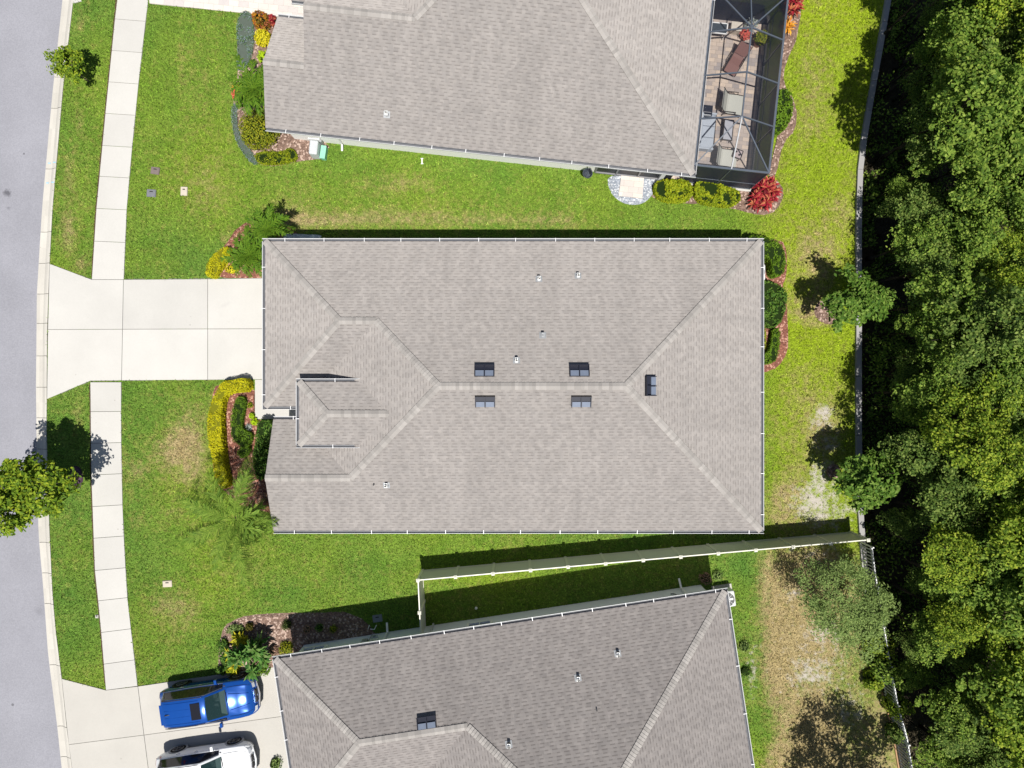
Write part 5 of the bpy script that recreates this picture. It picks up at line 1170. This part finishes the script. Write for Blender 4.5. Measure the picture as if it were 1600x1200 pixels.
    for s in (-1, 1):
        m = MB(); m.tube([(-1.85,s*.66,1.59),(-1.6,s*.665,1.67),(-.3,s*.655,1.705),(.1,s*.64,1.65)], .018, 6); loc_(m, 'roof_rail', CLAD)
        m = MB(); m.tube([(-2.0,s*.885,1.055),(-1.0,s*.93,1.035),(.2,s*.938,1.01),(.9,s*.925,.99)], .013, 5); m.tube([(-2.0,s*.885,1.055),(-1.86,s*.72,1.48),(-1.5,s*.69,1.60),(-.3,s*.69,1.625),(.15,s*.675,1.58),(.9,s*.76,1.16)], .012, 5); loc_(m, 'window_trim', CHROME)
        for x in (-.15, -1.05):
            m = MB(); m.tube([(x,s*.945,.93),(x-.09,s*.975,.93),(x-.2,s*.945,.93)], .016, 6); loc_(m, 'door_handle', CHROME)
        m = MB(); m.tube([(.62,s*.90,1.02),(.60,s*1.0,1.06)], .03, 6); m.box((.60, s*1.06, 1.09), (.13,.22,.15)); loc_(m, 'mirror', pm, bevel=.03)
        m = MB(); m.add([(2.24,s*.45,.84),(2.20,s*.66,.83),(2.02,s*.86,.815),(2.08,s*.85,.72),(2.28,s*.66,.70),(2.32,s*.45,.72)], [(0,1,4,5),(1,2,3,4)]); m.v = [(a+.02, b*1.02, c+.025) for a, b, c in m.v]; loc_(m, 'headlight', LAMP)
        m = MB(); m.add([(-2.29,s*.55,1.0),(-2.20,s*.80,1.02),(-1.95,s*.915,1.0),(-1.98,s*.925,.86),(-2.27,s*.84,.84),(-2.33,s*.55,.86)], [(0,1,4,5),(1,2,3,4)]); m.v = [(a-.025, b*1.015, c) for a, b, c in m.v]; loc_(m, 'tail_light', TAIL)
        for x in (-1.42, 1.40):
            y = s*.80
            m = MB(); m.tube([(x,s*.60,.36),(x,s*.95,.36)], .455, 26); loc_(m, 'wheel_arch', clad)
            w = MB(); w.tube([(x,y-s*.1,.36),(x,y+s*.155,.36)], .36, 28); w.tube([(x,y+s*.155,.36),(x,y+s*.17,.36)], [.36,.33], 28); wo = loc_(w, 'wheel', TYRE)
            m = MB(); m.tube([(x,y+s*.165,.36),(x,y+s*.176,.36)], .255, 24, cap=True); q = m.build('rim', CLAD, None); q.parent = wo
            m = MB()
            for k in range(5):
                a = k*2*math.pi/5+.3; m.bar((x,y+s*.182,.36), (x+.25*math.cos(a),y+s*.182,.36+.25*math.sin(a)), .05, .02)
            m.tube([(x+.25*math.cos(a),y+s*.18,.36+.25*math.sin(a)) for a in np.linspace(0, 2*math.pi, 25)], .018, 5, cap=False); q = m.build('spokes', RIM, None); q.parent = wo
        for yy_ in (.30,): m = MB(); m.tube([(1.12,s*.40,1.10),(1.6,s*.33,1.045),(2.05,s*.26,.945)], .010, 4); loc_(m, 'bonnet_crease', pm)
    for s in (-1, 1): m = MB(); m.box((2.335, s*.17, .70), (.06,.28,.20)); loc_(m, 'grille', CLAD, bevel=.02); m = MB(); m.tube([(2.36,s*.03,.61),(2.30,s*.03,.81),(2.28,s*.31,.81),(2.34,s*.31,.61),(2.36,s*.03,.61)], .014, 6); loc_(m, 'grille_trim', CHROME)
    m = MB(); m.tube([(2.06,-.84,.52),(2.30,-.6,.50),(2.39,0,.49),(2.30,.6,.50),(2.06,.84,.52)], .055, 8); loc_(m, 'bumper', pm if pm is PWH else CHROME)
    m = MB(); m.tube([(1.0,-.60,1.135),(1.06,-.1,1.13),(1.02,.5,1.135)], .014, 5); m.tube([(1.02,.05,1.12),(1.0,.62,1.13)], .012, 5); loc_(m, 'wiper', BLACK)
    m = MB(); m.box((.45,.38,1.12), (.1,.32,.04)); 
    return r
cb = (W(286,1066)+W(366,1054))/2; th = R(8.0); side = Vector((math.sin(th), -math.cos(th), 0))
fw = Vector((math.cos(th), math.sin(th), 0)); c1_ = cb+side*.88+fw*.26; car('parked_car', 'shiny blue estate car with dark sunroof parked on the lower driveway', (c1_.x, c1_.y, .035), th, PB)
cw = (W(282,1166)+W(368.5,1153))/2; c2_ = cw+side*.90+fw*.1; car('parked_car', 'white car parked beside the blue one, cut by the lower edge', (c2_.x, c2_.y, .035), th, PWH, clad=plain('grey cladding', (.30,.31,.33), .5))

# repeats of a kind that did not get a group of their own
from collections import defaultdict
kinds = defaultdict(list)
for o in COL.objects:
    if o.parent is None and o.get('category') and not o.get('group'): kinds[o.name.split('.')[0]].append(o)
for k, v in kinds.items():
    if len(v) > 1:
        for o in v: o['group'] = 'each '+k.replace('_', ' ')+' in the scene'
